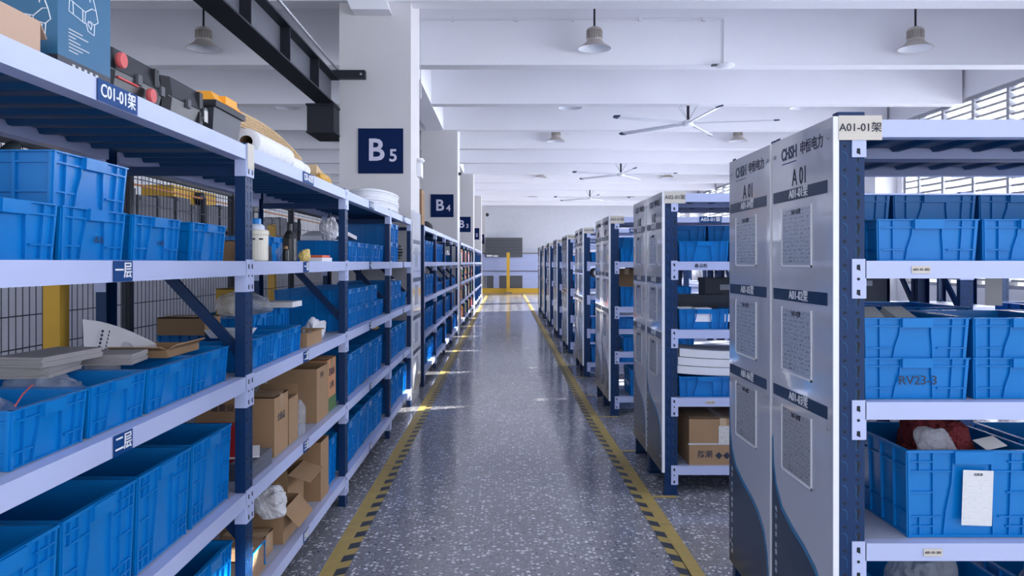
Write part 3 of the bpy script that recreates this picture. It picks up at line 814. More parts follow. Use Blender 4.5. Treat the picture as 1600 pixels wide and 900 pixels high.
def tool_case(label, u0, u1, D, H, wheels=False):
    t = thing('tool_case', label, 'tool case', lw((u0+u1)/2, 0.035+D/2, Z5), PI/2, 'black tool cases on the top shelf')
    w2 = (u1-u0)/2; d2 = D/2; h = H/2
    def shell(z0, z1, up):
        c = 0.022
        pr = [(-w2+c, 0), (w2-c, 0), (w2, c), (w2, D-c), (w2-c, D), (-w2+c, D), (-w2, D-c), (-w2, c)]
        q = MB(); k = 0.93
        bot = [(a*(k if not up else 1), (b-d2)*(k if not up else 1), z0) for a, b in pr]; top = [(a*(1 if not up else k), (b-d2)*(1 if not up else k), z1) for a, b in pr]
        n = len(pr); q.v += bot+top; q.f.append(tuple(range(n))[::-1]); q.f.append(tuple(range(n, 2*n))); q.m += [0, 0]
        for i in range(n): q.f.append((i, (i+1) % n, n+(i+1) % n, n+i)); q.m.append(0)
        for uu in (w2*0.62,): q.box(uu-0.014, uu+0.014, -d2-0.002, -d2+0.03, z0+0.004, z1-0.004)
        return q
    shell(0, h-0.002, False).build('lower_shell', BLACK, t); shell(h+0.002, H, True).build('lid', BLACK, t)
    q = MB(); q.box(-w2*0.98, w2*0.98, -d2*0.98, d2*0.98, h-0.002, h+0.002); q.build('seal', DGREY, t)
    for uu in (-w2*0.1, w2*0.8):
        q = MB(); q.box(uu-0.012, uu+0.012, -d2-0.008, -d2+0.004, h-0.014, h+0.014); q.build('latch', DGREY, t)
    if wheels:
        for uu, zz in ((-w2*0.82, 0.088), (w2*0.25, 0.030)):
            q = MB(); q.lathe([(0.020, -0.012), (0.022, -0.004), (0.020, 0.003), (0.005, 0.004)], c=(uu, -d2-0.008, zz), axis='y'); q.build('wheel', REDS, t)
        q = MB(); q.box(-w2*0.8, -w2*0.1, -d2-0.003, -d2+0.003, 0.042, 0.047); q.build('stripe', RED, t)
    else:
        sheet('paper_tag', 0.03, 0.04, LINES, t, (w2-0.03, -d2-0.007, 0.05))
    return t
tool_case('black tool case with round red wheels beside the blue box', 2.035, 2.36, 0.36, 0.125, True)
tool_case('black ribbed case between the red-wheeled case and the orange-lidded toolbox', 2.385, 2.69, 0.34, 0.13)
t = thing('toolbox', 'black toolbox with an orange lid above the first left post', 'toolbox', lw(2.90, 0.19, Z5), PI/2)
q = MB(); q.hexa([(-0.125,-0.14,0),(0.125,-0.14,0),(0.125,0.14,0),(-0.125,0.14,0),(-0.145,-0.155,0.12),(0.145,-0.155,0.12),(0.145,0.155,0.12),(-0.145,0.155,0.12)])
q.build('body', mat('toolbox_grey', (0.05, 0.055, 0.07), 0.45), t)
bx('collar', (-0.155, 0.155, -0.165, 0.165, 0.105, 0.128), BLACK, t)
q = MB(); q.hexa([(-0.15,-0.16,0.128),(0.15,-0.16,0.128),(0.15,0.16,0.128),(-0.15,0.16,0.128),(-0.125,-0.135,0.165),(0.125,-0.135,0.165),(0.125,0.135,0.165),(-0.125,0.135,0.165)])
q.box(-0.06, 0.06, -0.165, -0.12, 0.13, 0.16); q.build('lid', ORNG, t)
q = MB(); q.tube([(-0.08, 0, 0.162), (-0.07, 0, 0.185), (0.07, 0, 0.185), (0.08, 0, 0.162)], 0.008); q.build('carry_handle', BLACK, t)
# rubber ends poking up behind the stacked crate
for j, (u, v, rr) in enumerate(((1.86, 0.30, 0.020), (2.10, 0.36, 0.020))):
    q = MB(); q.lathe([(0.0005, -0.10), (rr, -0.095), (rr, 0.05), (rr*0.8, 0.068), (rr*0.3, 0.074)], n=14)
    o = q.build('rubber_grip', mat('dark_rubber', (0.03, 0.04, 0.045), 0.5), None, (RX0-v, u, Z4+0.29), (R(-62), 0, R(8)), smooth=True)
    tag(o, ['dark rubber cylinder leaning on the stacked crate, left one', 'dark rubber cylinder leaning on the stacked crate, right one'][j], 'cylinder', 'rubber cylinders')
# middle shelf: slabs, papers, bags
def slab(u0, u1, v0, v1, z, H, label, m=PAPER, yaw=0, pitch=0, cat='slab', name='paper_bundle', group='pale bundles in the middle-shelf crates'):
    q = MB(); w2, d2 = (u1-u0)/2, (v1-v0)/2
    n = max(2, int(H/0.006))
    for i in range(n):
        jx = 0.0015*math.sin(i*2.3)
        q.box(-w2+jx, w2+jx, -d2-jx, d2-jx, H*i/n, H*(i+0.94)/n)
    o = q.build(name, m, None, lw((u0+u1)/2, (v0+v1)/2, z), (R(pitch), 0, PI/2+R(yaw))); tag(o, label, cat, group); return o
GP = mat('pale_bundle', (0.36, 0.34, 0.34), 0.8)
slab(2.04, 2.24, 0.22, 0.36, Z3+0.135, 0.03, 'pale bundle lying across crate rims, lowest on the left', GP, 6)
slab(2.03, 2.29, 0.20, 0.34, Z3+0.166, 0.028, 'pale bundle stacked over another at the left of the middle shelf', GP, -5)
slab(2.31, 2.46, 0.13, 0.28, Z3+0.135, 0.032, 'grey bundle right of the stacked pale bundles', GP, 8)
# big leaflet standing in the crate
q = MB(); n = 10
for j in range(n):
    a0, a1 = j/n, (j+1)/n
    def lp(a, b): return (a*0.48, 0.03*math.sin(a*2.5)+0.01*b, b*(0.19-0.05*a-0.10*a*a)-0.01)
    q.hexa([lp(a0,0), lp(a1,0), (lp(a1,0)[0], lp(a1,0)[1]+0.0012, lp(a1,0)[2]), (lp(a0,0)[0], lp(a0,0)[1]+0.0012, lp(a0,0)[2]),
            lp(a0,1), lp(a1,1), (lp(a1,1)[0], lp(a1,1)[1]+0.0012, lp(a1,1)[2]), (lp(a0,1)[0], lp(a0,1)[1]+0.0012, lp(a0,1)[2])])
t = thing('leaflet', 'large pale printed leaflet standing up behind the middle-shelf crates', 'leaflet', lw(2.36, 0.28, Z3+0.09), PI/2-0.15)
q.build('sheet', mat('leaflet_paper', (0.66, 0.65, 0.68), 0.6), t)
q = MB()
for j in range(7): q.box(0.055+0.004*j, 0.063+0.004*j, -0.0015+0.0040, 0.005, 0.060+j*0.012, 0.068+j*0.012)
for j in range(8): q.box(0.09+0.004*j, 0.093+0.004*j, 0.006, 0.008, 0.05+j*0.011, 0.058+j*0.011)
q.build('printing', INK, t)
t = carton(L_, 2.52, 2.78, 0.10, 0.2, Z3+0.131, 0.025, 'small torn brown paper box lying in the middle-shelf crates', True, [('f', 30, 0.03), ('b', 40, 0.03), ('l', 20, 0.03)])
blob_bag('plastic_bag', lw(2.60, 0.36, Z3+0.05), (0.22, 0.26, 0.15), 'clear plastic bag in the crate behind the torn paper box', seed=3, group='clear bags in the nearest left bay')
blob_bag('plastic_bag', lw(1.77, 0.24, Z3+0.012), (0.24, 0.30, 0.15), 'clear zip bag with red seal in the first middle-shelf crate', seed=5, group='clear bags in the nearest left bay')
q = MB(); q.tube([lw(1.66, 0.05, Z3+0.135), lw(1.75, 0.09, Z3+0.145), lw(1.85, 0.13, Z3+0.150)], 0.002); tag(q.build('zip_seal', REDS), 'thin red zip strip on the bag in the first crate', 'zip strip')
blob_bag('plastic_bag', lw(2.085, 0.24, Z3+0.012), (0.24, 0.30, 0.15), 'clear plastic bag in the second middle-shelf crate', seed=9, group='clear bags in the nearest left bay')
blob_bag('plastic_bag', lw(2.28, 0.35, Z4+0.05), (0.24, 0.26, 0.15), 'grey clear bag behind the upper-shelf crates under the stacked crate', seed=12, group='clear bags in the nearest left bay')
carton(L_, 3.24, 3.42, 0.26, 0.2, Z3+0.137, 0.075, 'shaded brown box at the back of the middle shelf by the post', False, m=CARDD)
carton(L_, 2.40, 2.60, 0.10, 0.30, Z1, 0.2, 'shaded box low in the nearest left bay between crates', False, m=CARDD) if False else None
# ------------------------------------------------------------ second left bay, top shelf
t = lathe_thing('straw_hat', 'woven straw hat lying on the top shelf behind the white rolls', 'hat', lw(3.45, 0.34, Z5+0.03), [
    ('brim', [(0.20, 0.012), (0.205, 0.018), (0.14, 0.028), (0.10, 0.035), (0.10, 0.03), (0.14, 0.02)], STRAW), ('crown', [(0.10, 0.03), (0.098, 0.10), (0.075, 0.13), (0.02, 0.14)], STRAW)])
for j in range(3): pass
q = MB(); 
for j in range(5):
    pts = [lw(3.15+1.05*a/10, 0.13-0.006*j+0.03*math.sin(a/10*3), Z5+0.128+0.010*j+0.028*math.sin(a/10*PI)-(a/10)**4*0.06) for a in range(11)]
    q.tube(pts, 0.008)
tag(q.build('straw_mat', STRAW), 'bundle of bent straw cane lying over the white rolls', 'straw bundle')
def roll(u, v, z, r, ln, label, yaw=0.0):
    t = thing('cloth_roll', label, 'roll', lw(u, v, z+r*0.9), PI/2+yaw, 'white rolls on the top shelf')
    q = MB(); q.lathe([(r*0.45, 0), (r*0.98, 0.0), (r, 0.004), (r, ln-0.004), (r*0.98, ln), (r*0.45, ln)], n=20, axis='x', cap=False); 
    q.v = [(x, y, z_*0.9) for x, y, z_ in q.v]; q.build('fabric', CLOTH, t, smooth=True)
    q = MB(); q.lathe([(r*0.45, 0.001), (r*0.43, ln-0.001)], n=14, axis='x', cap=False); q.build('core', CARDD, t, smooth=True)
    return t
roll(3.24, 0.085, Z5, 0.062, 0.52, 'fat white fabric roll showing its hollow end on the top shelf')
roll(3.79, 0.08, Z5, 0.045, 0.22, 'thinner white roll farther along the top shelf')
roll(4.03, 0.08, Z5, 0.042, 0.10, 'short white roll next to the yellow bag')
t = blob_bag('snack_bag', lw(4.50, 0.06, Z5), (0.10, 0.36, 0.07), 'yellow and orange printed bag on the top shelf', m=mat('yellow_bag', (0.75, 0.33, 0.06), 0.4, vary=(14, 0.8)), seed=21)
t.rotation_euler = (0, 0, 0)
q = MB(); q.hexa([(-0.30,-0.05,0.0),(0.36,-0.05,0.0),(0.36,0.06,0.0),(-0.30,0.06,0.0),(-0.25,-0.04,0.125),(0.34,-0.04,0.012),(0.34,0.04,0.012),(-0.25,0.04,0.125)])
tag(q.build('straw_broom', STRAW, None, lw(4.80, 0.15, Z5), (0, 0, PI/2)), 'sloping wedge-shaped straw broom head on the top shelf', 'broom head')
# coil of white hose on the top shelf, fourth bay
q = MB(); pts = []
for j in range(8*26):
    a = 2*PI*j/26; rr = 0.28-0.012*abs(math.sin(j*0.03))
    pts.append(lw(7.55+rr*2.0*math.cos(a), 0.30+rr*0.85*math.sin(a), Z5+0.04+0.021*j/26+0.012*math.sin(a*2+1)))
q.tube(pts, 0.016, 7)
tag(q.build('hose_coil', mat('hose_white', (0.72, 0.73, 0.78), 0.45), smooth=True), 'big loose coil of white hose on the top shelf before column B5', 'hose')

# ------------------------------------------------------------ second left bay, upper shelf goods
t = thing('jug', 'cream plastic jug with a blue cap on the upper shelf', 'jug', lw(3.44, 0.11, Z4))
q = MB(); q.lathe([(0.050, 0), (0.055, 0.006), (0.055, 0.115), (0.058, 0.12), (0.058, 0.135), (0.050, 0.14)], n=24); q.build('body', CREAM, t, smooth=False)
q = MB(); q.lathe([(0.040, 0.14), (0.038, 0.158), (0.028, 0.166)], n=20); q.build('shoulder', mat('clear_white', (0.62, 0.68, 0.8), 0.3), t)
q = MB(); q.lathe([(0.025, 0.164), (0.025, 0.188), (0.022, 0.192)], n=20); q.build('cap', BLUE, t)
q = MB()
for a in (-0.9, -1.5, -2.1): q.box(0.056*math.cos(a)-0.012, 0.056*math.cos(a)+0.012, 0.056*math.sin(a)-0.002, 0.056*math.sin(a)+0.004, 0.095, 0.102)
q.build('printing', INK, t)
lathe_thing('cylinder_tube', 'tall black cylinder with a shiny side behind the small boxes', 'cylinder', lw(4.05, 0.34, Z4), [('body', [(0.045, 0), (0.045, 0.255), (0.043, 0.262)], BLACK), ('cap', [(0.047, 0.262), (0.047, 0.285), (0.044, 0.288)], DGREY)])
lathe_thing('bottle', 'black round-shouldered bottle on the upper shelf of the second left bay', 'bottle', lw(3.95, 0.10, Z4), [('body', [(0.033, 0), (0.037, 0.005), (0.037, 0.115), (0.030, 0.138), (0.014, 0.158)], BLACK), ('cap', [(0.013, 0.156), (0.013, 0.192), (0.009, 0.196)], BLACK)])
carton(L_, 3.62, 3.74, 0.13, 0.12, Z4, 0.075, 'small dark carton between the cream jug and black bottle', m=TEALD, tape_=False)
carton(L_, 3.66, 3.85, 0.26, 0.12, Z4, 0.10, 'small brown carton behind the dark carton on the upper shelf', tape_=False)
lathe_thing('spray_can', 'small black can at the foot of the black bottle', 'can', lw(3.81, 0.08, Z4), [('body', [(0.016, 0), (0.017, 0.004), (0.017, 0.055), (0.010, 0.062)], BLACK), ('cap', [(0.010, 0.062), (0.010, 0.075)], CARD)])
blob_bag('parts_bag', lw(4.20, 0.09, Z4), (0.09, 0.13, 0.07), 'small clear bag with yellow contents beside the black bottle', m=mat('yellow_clear', (0.75, 0.55, 0.18), 0.25), seed=31)
blob_bag('plastic_bag', lw(4.17, 0.19, Z4), (0.10, 0.14, 0.10), 'clear crumpled bag behind the yellow bag on the upper shelf', seed=33)
t = thing('parts_tray', 'flat orange and white box of parts near the second left post', 'box', lw(4.48, 0.08, Z4), PI/2)
bx('body', (-0.13, 0.12, -0.05, 0.05, 0, 0.022), WHITE, t); bx('lid', (-0.13, 0.06, -0.052, 0.052, 0.022, 0.036), mat('orange_red', (0.70, 0.12, 0.04), 0.5), t)
blob_bag('plastic_bag', lw(4.35, 0.40, Z4+0.10), (0.20, 0.3, 0.10), 'dark bagged goods heaped in the rear upper-shelf crate', seed=35, m=mat('dark_mix', (0.12, 0.09, 0.10), 0.5, vary=(25, 0.8)))
# middle shelf second bay
carton(L_, 3.95, 4.12, 0.36, 0.12, Z3+0.16, 0.15, 'yellow-brown carton with white label behind the clear bags', m=mat('card_yellow', (0.50, 0.31, 0.05), 0.8), note=('f', 0, 0.10, 0.07, 0.06))
carton(L_, 4.62, 4.98, 0.32, 0.18, Z3+0.2, 0.12, 'dark brown box at the back beyond the diagonal tie', m=CARDD) if False else None
for j, (u, v, d) in enumerate(((3.78, 0.34, (0.18, 0.26, 0.14)), (4.02, 0.30, (0.22, 0.26, 0.12)))):
    blob_bag('plastic_bag', lw(u, v, Z3+0.17), d, ['left of two clear bags heaped on the middle shelf crates', 'right of two clear bags heaped on the middle shelf crates'][j], seed=40+j, group='clear bags heaped in the second left bay')
t = thing('plastic_tray', 'small white plastic tray on the nearest middle-shelf crates', 'tray', lw(3.30, 0.17, Z3+0.124), PI/2, 'white trays in the second left bay')
q = MB(); q.hexa([(-0.05,-0.07,0),(0.05,-0.07,0),(0.05,0.07,0),(-0.05,0.07,0),(-0.07,-0.09,0.035),(0.07,-0.09,0.035),(0.07,0.09,0.035),(-0.07,0.09,0.035)]); q.build('tray', WHITE, t)
t = thing('plastic_tray', 'white foam block lying on the middle shelf beyond the askew crate', 'tray', lw(4.35, 0.30, Z3+0.195), PI/2, 'white trays in the second left bay')
q = MB(); q.box(-0.10, 0.10, -0.13, 0.05, 0, 0.03); q.build('tray', WHITE, t)
carton(L_, 4.02, 4.34, 0.03, 0.22, Z3, 0.075, 'open cardboard tray of small metal parts on the middle shelf', True, [('f', -10, 0.02)])
q = MB(); rnd = random.Random(3)
for j in range(22):
    u, v = rnd.uniform(4.05, 4.31), rnd.uniform(0.05, 0.22); q.lathe([(0.012, 0), (0.014, 0.006), (0.014, 0.018), (0.008, 0.024)], c=lw(u, v, Z3+0.006+0.02*(j % 3)), n=8)
o = tag(q.build('metal_parts', GREY), 'heap of small metal parts in the cardboard tray', 'parts'); o['kind'] = 'stuff'
blob_bag('plastic_bag', lw(4.50, 0.11, Z3), (0.17, 0.22, 0.12), 'white crumpled plastic bag at the post end of the middle shelf', seed=50, m=mat('white_bag', (0.70, 0.70, 0.74), 0.3, bump=(20, 1)))
# lower shelf second bay: cartons
carton(L_, 3.52, 3.74, 0.05, 0.36, Z2, 0.275, 'brown carton with dark print nearest the first left post', prints=[('重要设备', 'l', 0.04, 0.225, 0.036), ('合格品', 'f', 0, 0.17, 0.04)])
carton(L_, 3.76, 3.92, 0.05, 0.3, Z2, 0.225, 'narrow brown carton between two taller cartons', True, [('r', 60, 0.05)])
carton(L_, 4.27, 4.55, 0.04, 0.42, Z2, 0.30, 'big brown carton with a white shipping note on the lower shelf', True, [('b', 70, 0.05)], note=('l', 0.12, 0.215, 0.11, 0.075), prints=[('中号', 'f', -0.02, 0.25, 0.04)])
t = carton(L_, 4.565, 4.795, 0.05, 0.38, Z2, 0.315, 'orange-brown printed carton beside the second left post', False, m=KRAFT, prints=[('发财树', 'f', 0, 0.23, 0.05), ('山地', 'f', 0.0, 0.15, 0.05)])
bx('green_band', (-0.1155, 0.1155, -0.1915, -0.19, 0.0, 0.08), GREEN, t)
blob_bag('plastic_bag', lw(3.98, 0.06, Z2+0.0), (0.07, 0.10, 0.20), 'thin clear bag hanging by the narrow brown carton', seed=60)
blob_bag('plastic_bag', lw(3.66, 0.22, Z2+0.276), (0.15, 0.22, 0.09), 'dark clear bag lying on top of the dark-printed carton', seed=61, m=mat('grey_bag', (0.18, 0.2, 0.24), 0.2, alpha=0.7, bump=(14, 1)))
t = thing('red_case', 'red box standing behind the first left post on the lower shelf', 'box', lw(3.24, 0.20, Z2), PI/2)
bx('body', (-0.04, 0.05, -0.09, 0.09, 0.0, 0.21), RED, t); bx('white_label', (0.0, 0.04, -0.0915, -0.09, 0.04, 0.17), WHITE, t)
t = thing('booklet', 'white booklet lying over the plate stack near the red box', 'booklet', lw(3.30, 0.12, Z2+0.077), PI/2+0.3)
bx('pages', (-0.10, 0.10, -0.07, 0.09, 0, 0.006), WHITE, t); bx('red_mark', (-0.02, 0.05, -0.02, 0.02, 0.006, 0.007), RED, t)
slab(3.14, 3.42, 0.03, 0.12, Z2, 0.07, 'stack of thin dark plates at the lower shelf edge', mat('plates', (0.13, 0.14, 0.17), 0.4), cat='plates', name='plate_stack')
# bottom shelf second bay
carton(L_, 3.98, 4.30, 0.12, 0.40, Z1, 0.24, 'open carton standing with folded flaps at the middle of the bottom shelf', True, [('f', -20, 0.12), ('r', 50, 0.12), ('l', 75, 0.08)])
carton(L_, 4.32, 4.51, 0.03, 0.10, Z1, 0.33, 'tall torn cardboard leaning by the blue crate on the bottom shelf', True, [('b', 60, 0.03)], CARD) 
carton(L_, 3.66, 3.95, 0.05, 0.30, Z1, 0.16, 'printed carton with handling marks on the bottom shelf', True, [('f', -50, 0.11), ('l', 80, 0.14)], prints=[('#&%', 'f', 0.05, 0.09, 0.05)])
carton(L_, 3.14, 3.40, 0.05, 0.26, Z1, 0.12, 'small wooden-look box with blue strap at the bottom near post', False, m=mat('box_wood', (0.36, 0.22, 0.13), 0.8))
q = MB(); q.tube([lw(3.17, 0.046, Z1+0.01), lw(3.20, 0.044, Z1+0.127), lw(3.36, 0.044, Z1+0.128), lw(3.37, 0.046, Z1+0.02)], 0.004)
tag(q.build('blue_strap', BLUE), 'loose blue strap around the box low beside the first left post', 'strap')
carton(L_, 3.43, 3.60, 0.08, 0.2, Z1, 0.10, 'small carton behind the white plastic bag on the bottom shelf', False)
blob_bag('plastic_bag', lw(3.60, 0.10, Z1+0.165), (0.22, 0.24, 0.15), 'white translucent plastic bag on the bottom shelf cartons', seed=70, m=mat('white_film', (0.80, 0.80, 0.85), 0.25, alpha=0.75, bump=(18, 1)))
q = MB()
for j in range(6):
    q.tube([lw(4.66+0.07*math.cos(a)+0.01*j, 0.16+0.07*math.sin(a), Z1+0.285+0.010*j) for a in [2*PI*k/16 for k in range(17)]], 0.004, 5)
tag(q.build('wire_coil', mat('green_wire', (0.01, 0.07, 0.05), 0.5)), 'dark green wire coil on the tall crate of the bottom shelf', 'wire')
# third and fourth bays extras
blob_bag('plastic_bag', lw(5.02, 0.14, Z4+0.137), (0.14, 0.18, 0.16), 'upright white bag with blue lid on the third bay upper crates', seed=80, m=MC['white_bag'])
q = MB()
for j in range(10):
    a0, a1 = j/10, (j+1)/10
    f = lambda a: 0.03*math.sin(a*4)+0.05*a
    q.hexa([(a0*0.9,-0.12,f(a0)),(a1*0.9,-0.12,f(a1)),(a1*0.9,0.10,f(a1)),(a0*0.9,0.10,f(a0)),(a0*0.9,-0.12,f(a0)+0.03),(a1*0.9,-0.12,f(a1)+0.03),(a1*0.9,0.10,f(a1)+0.03),(a0*0.9,0.10,f(a0)+0.03)])
tag(q.build('foam_sheet', FOAM, None, lw(5.35, 0.32, Z4+0.15), (0, 0, PI/2)), 'wavy white foam sheet lying on the third bay upper crates', 'foam sheet')
q = MB(); r0 = 0.13
for j in range(7):
    z = 0.018+0.030*j; rr = r0*math.sqrt(max(0.2, 1-((j-3)/4.2)**2))
    q.tube([lw(7.86+rr*math.cos(a), 0.18+rr*math.sin(a), Z4+z) for a in [2*PI*k/20 for k in range(21)]], 0.0165, 6)
tag(q.build('black_coil', BLACK, smooth=True), 'black ribbed hose coil at the column end of the upper shelf', 'hose')
blob_bag('plastic_bag', lw(6.50, 0.12, Z3), (0.14, 0.2, 0.17), 'clear bag standing at the end of the third bay middle shelf', seed=82) if False else None
blob_bag('plastic_bag', lw(7.94, 0.2, Z3+0.142), (0.2, 0.26, 0.13), 'white bag on the lone crate beside column B5', seed=83, m=MC['white_bag'])
blob_bag('yellow_goods', lw(5.0, 0.20, Z1+0.284), (0.10, 0.14, 0.07), 'yellow striped glove on the third bay bottom crates', cat='glove', seed=84, m=MC['yellow_clear'])
blob_bag('yellow_goods', lw(7.0, 0.20, Z2+0.284), (0.12, 0.14, 0.04), 'dark yellow glove on the fourth bay lower crates', cat='glove', seed=85, m=MC['yellow_clear'])
# second row extras on top
carton(L_, 9.60, 9.95, 0.04, 0.3, Z5, 0.46, 'tall brown carton on top of the rack behind column B5', note=('l', 0.05, 0.3, 0.10, 0.13))
lathe_thing('helmet', 'black hard hat resting on top of the second left rack', 'helmet', lw(11.1, 0.18, Z5), [('shell', [(0.15, 0.0), (0.15, 0.03), (0.13, 0.09), (0.07, 0.135), (0.01, 0.145)], BLACK), ('brim', [(0.18, 0.0), (0.18, 0.012), (0.14, 0.014)], BLACK)])
for j, (u, zz, h) in enumerate(((13.1, Z4, 0.32), (14.9, Z4, 0.34), (13.5, Z3+0.137, 0.2), (13.2, Z1+0.0, 0.3))):
    blob_bag('white_sack', lw(u+0.75, 0.2, LV[[3, 3, 2, 0][j]]), (0.22, 0.26, 0.26), ['white sack on the upper shelf, third bay past B5', 'white sack on the upper shelf, fourth bay past B5', 'white sack on the middle shelf, third bay past B5', 'white sack on the bottom shelf, third bay past B5'][j], 'sack', MC['white_bag'], 90+j, 'white sacks in the second rack') if j in (0, 1, 3) else None
# third row: bottles, cans and soft goods
mm = [RED, GREENP, WHITE, REDS, YPOST, BLACK]
bp = {}
for b_ in range(4):
    for lv in range(4):
        for j in range(5):
            u = 17.15+1.75*b_+0.22+0.31*j; ci = (b_*3+lv*2+(j//2)*1+ (1 if lv == 0 else 0)) % 6
            if ci not in bp:
                q = MB(); q.lathe([(0.10, 0), (0.11, 0.01), (0.11, 0.21), (0.07, 0.27), (0.035, 0.28), (0.035, 0.33)], n=12); bp[ci] = q.mesh('canister', mm[ci])
            o = link('canister', bp[ci], None, lw(u, 0.16, LV[lv]))
            tag(o, '%s canister, %s on the %s shelf of bay %s, third left rack' % (['red', 'green', 'white', 'dull red', 'yellow', 'black'][ci], ON[j], SHN[lv], ['one', 'two', 'three', 'four'][b_]), 'canister', 'canisters in the third left rack')

# ------------------------------------------------------------ goods in the right racks
def rw(i, u, v, z): a, b_, y, x = RR[i]; return (x+u, y+v, z)
o = text('RV23-3', 0.042, INK, None, rw(0, 0.275, 0.0365, Z3+0.062), bold=0.0, name='handwriting')
tag(o, 'handwritten code on the lower crate of the nearest right rack', 'handwriting')
for j, (u_, nm) in enumerate(((1.985, 'second'), (2.34, 'third'))):
    q = MB(); rnd = random.Random(j+5)
    for c in range(4):
        x0 = -0.024+0.013*c
        for st in range(3): q.tube([(x0+rnd.uniform(0, 0.01), 0, rnd.uniform(-0.009, 0.011)), (x0+rnd.uniform(0, 0.011), 0, rnd.uniform(-0.009, 0.011)), (x0+rnd.uniform(0, 0.01), 0, rnd.uniform(-0.01, 0.010))], 0.0007, 4)
    tag(q.build('handwriting', INK, None, lw(u_, 0.041, Z4+0.052), (0, 0, PI/2)), 'scribbled marker writing on the %s upper-shelf crate of the nearest left bay' % nm, 'handwriting', 'marker writing on crates')
t = thing('paper_form', 'white printed form hung on the big blue crate', 'paper', rw(0, 0.462, 0.028, Z2+0.135))
t.rotation_euler = (0, R(2), 0)
sheet('form', 0.098, 0.178, FORM, t, (0, 0, 0)); text('出库单', 0.010, INK, t, (0, -0.0014, 0.075), name='form_title')
blob_bag('mesh_goods', rw(0, 0.455, 0.27, Z2+0.012), (0.335, 0.37, 0.37), 'dark red mesh goods heaped in the big blue crate', 'mesh', REDMESH, 101)
blob_bag('plastic_bag', rw(0, 0.37, 0.11, Z2+0.235), (0.17, 0.09, 0.12), 'clear plastic bag on the red mesh in the big blue crate', seed=102)
sheet_o = bx('paper_slip', (-0.04, 0.04, -0.03, 0.03, 0, 0.002), PAPER, None, loc=rw(0, 0.56, 0.12, Z2+0.29)); sheet_o.rotation_euler = (R(20), R(-8), 0.2); tag(sheet_o, 'white paper slip at the right of the red mesh', 'paper')
blob_bag('plastic_bag', rw(0, 0.38, 0.22, Z1+0.1), (0.31, 0.28, 0.29), 'clear bag in the bottom shelf crate of the nearest right rack', seed=103)
blob_bag('plastic_bag', rw(0, 0.86, 0.22, Z1+0.1), (0.30, 0.30, 0.27), 'clear bag in the second bottom shelf crate, nearest right rack', seed=104)
o = bx('hanging_paper', (-0.033, 0.033, 0, 0.0012, 0, 0.115), PAPER, None, loc=rw(0, 0.815-0.0, 0.50, Z4-BH-0.115)); tag(o, 'white paper hanging behind the crates under the upper shelf', 'paper')
for j in range(2):
    carton(('R', 0), 0.98+0.075*j, 1.05+0.075*j, 0.615, 0.06, Z3+0.137, 0.055, ['left small brown carton behind the nearest right rack crates', 'right small brown carton behind the nearest right rack crates'][j], note=('f', 0, 0.028, 0.03, 0.03), tape_=False)
for j, (u, v, ww) in enumerate(((0.13, 0.30, 0.05), (0.22, 0.28, 0.09), (0.34, 0.30, 0.08))):
    o = bx('paper_packet', (-ww/2, ww/2, -0.05, 0.05, 0, 0.05), [WHITE, LGREY, LGREY][j], None, loc=rw(0, u, v, Z3+0.22)); o.rotation_euler = (R(25), 0, R(10*j-8)); tag(o, ['white packet at the left inside the top crate, nearest right rack', 'grey packet in the middle of the top crate, nearest right rack', 'grey packet at the right of the top crate, nearest right rack'][j], 'packet')
for j in range(4):
    q = MB(); hh = (0.33, 0.36, 0.30, 0.36, 0.34)[j]
    q.box(-0.16, 0.16, -0.1, 0.1, 0, hh); q.box(-0.165, 0.165, -0.105, 0.105, hh-0.03, hh); q.box(-0.05, 0.05, -0.104, -0.1, hh-0.09, hh-0.05, 1)
    tag(q.build('storage_bin', [DGREY, LGREY], None, rw(1, 0.60+0.345*j, 0.76, Z3)), 'dark lidded bin, %s from the panel, rear middle shelf of second right rack' % ON[j], 'bin', 'dark bins in the second right rack')
# second right rack
carton(('R', 1), 0.17, 0.62, 0.03, 0.42, Z1, 0.31, 'brown strapped carton on the bottom shelf of the second right rack', note=('f', 0.02, 0.20, 0.10, 0.12), prints=[('◆◆◆◆', 'f', 0.05, 0.06, 0.05), ('防潮', 'f', -0.12, 0.07, 0.05)])
q = MB(); q.box(-0.232, 0.232, -0.001, 0.002, 0, 0.01); tag(q.build('packing_strap', LGREY, None, rw(1, 0.395, 0.0275, Z1+0.135)), 'white strap across the carton in the second right rack', 'strap')
for j in range(3):
    q = MB(); n = 8
    for a in range(n):
        a0, a1 = a/n, (a+1)/n; f = lambda a: 0.02*(1-a)**2
        q.hexa([(a0*0.42,0,f(a0)),(a1*0.42,0,f(a1)),(a1*0.42,0.34,f(a1)),(a0*0.42,0.34,f(a0)),(a0*0.42,0,f(a0)+0.052),(a1*0.42,0,f(a1)+0.052),(a1*0.42,0.34,f(a1)+0.052),(a0*0.42,0.34,f(a0)+0.052)])
    tag(q.build('foam_pad', FOAM, None, rw(1, 0.09+0.012*j, 0.06, Z2+0.137+0.056*j)), '%s of three white foam pads on the lower shelf, second right rack' % ['lowest', 'middle', 'topmost'][j], 'foam pad', 'white foam pads')
for j, (u, w_) in enumerate(((0.17, 0.13), (0.27, 0.11), (0.46, 0.10))):
    o = bx('white_carton', (-w_/2, w_/2, -0.06, 0.06, 0, 0.09 if j < 2 else 0.05), WHITE, None, loc=rw(1, u+0.03*0, 0.11+0.13*(j == 0), Z3+0.05)); tag(o, ['rear white carton in the middle shelf crate, second right rack', 'front white carton in the middle shelf crate, second right rack', 'low white carton at the right, second right rack'][j], 'carton')
carton(('R', 1), 0.12, 0.52, 0.13, 0.22, Z3+0.29, 0.085, 'dark flat box high on the middle shelf of the second right rack', m=BLACK) if False else None
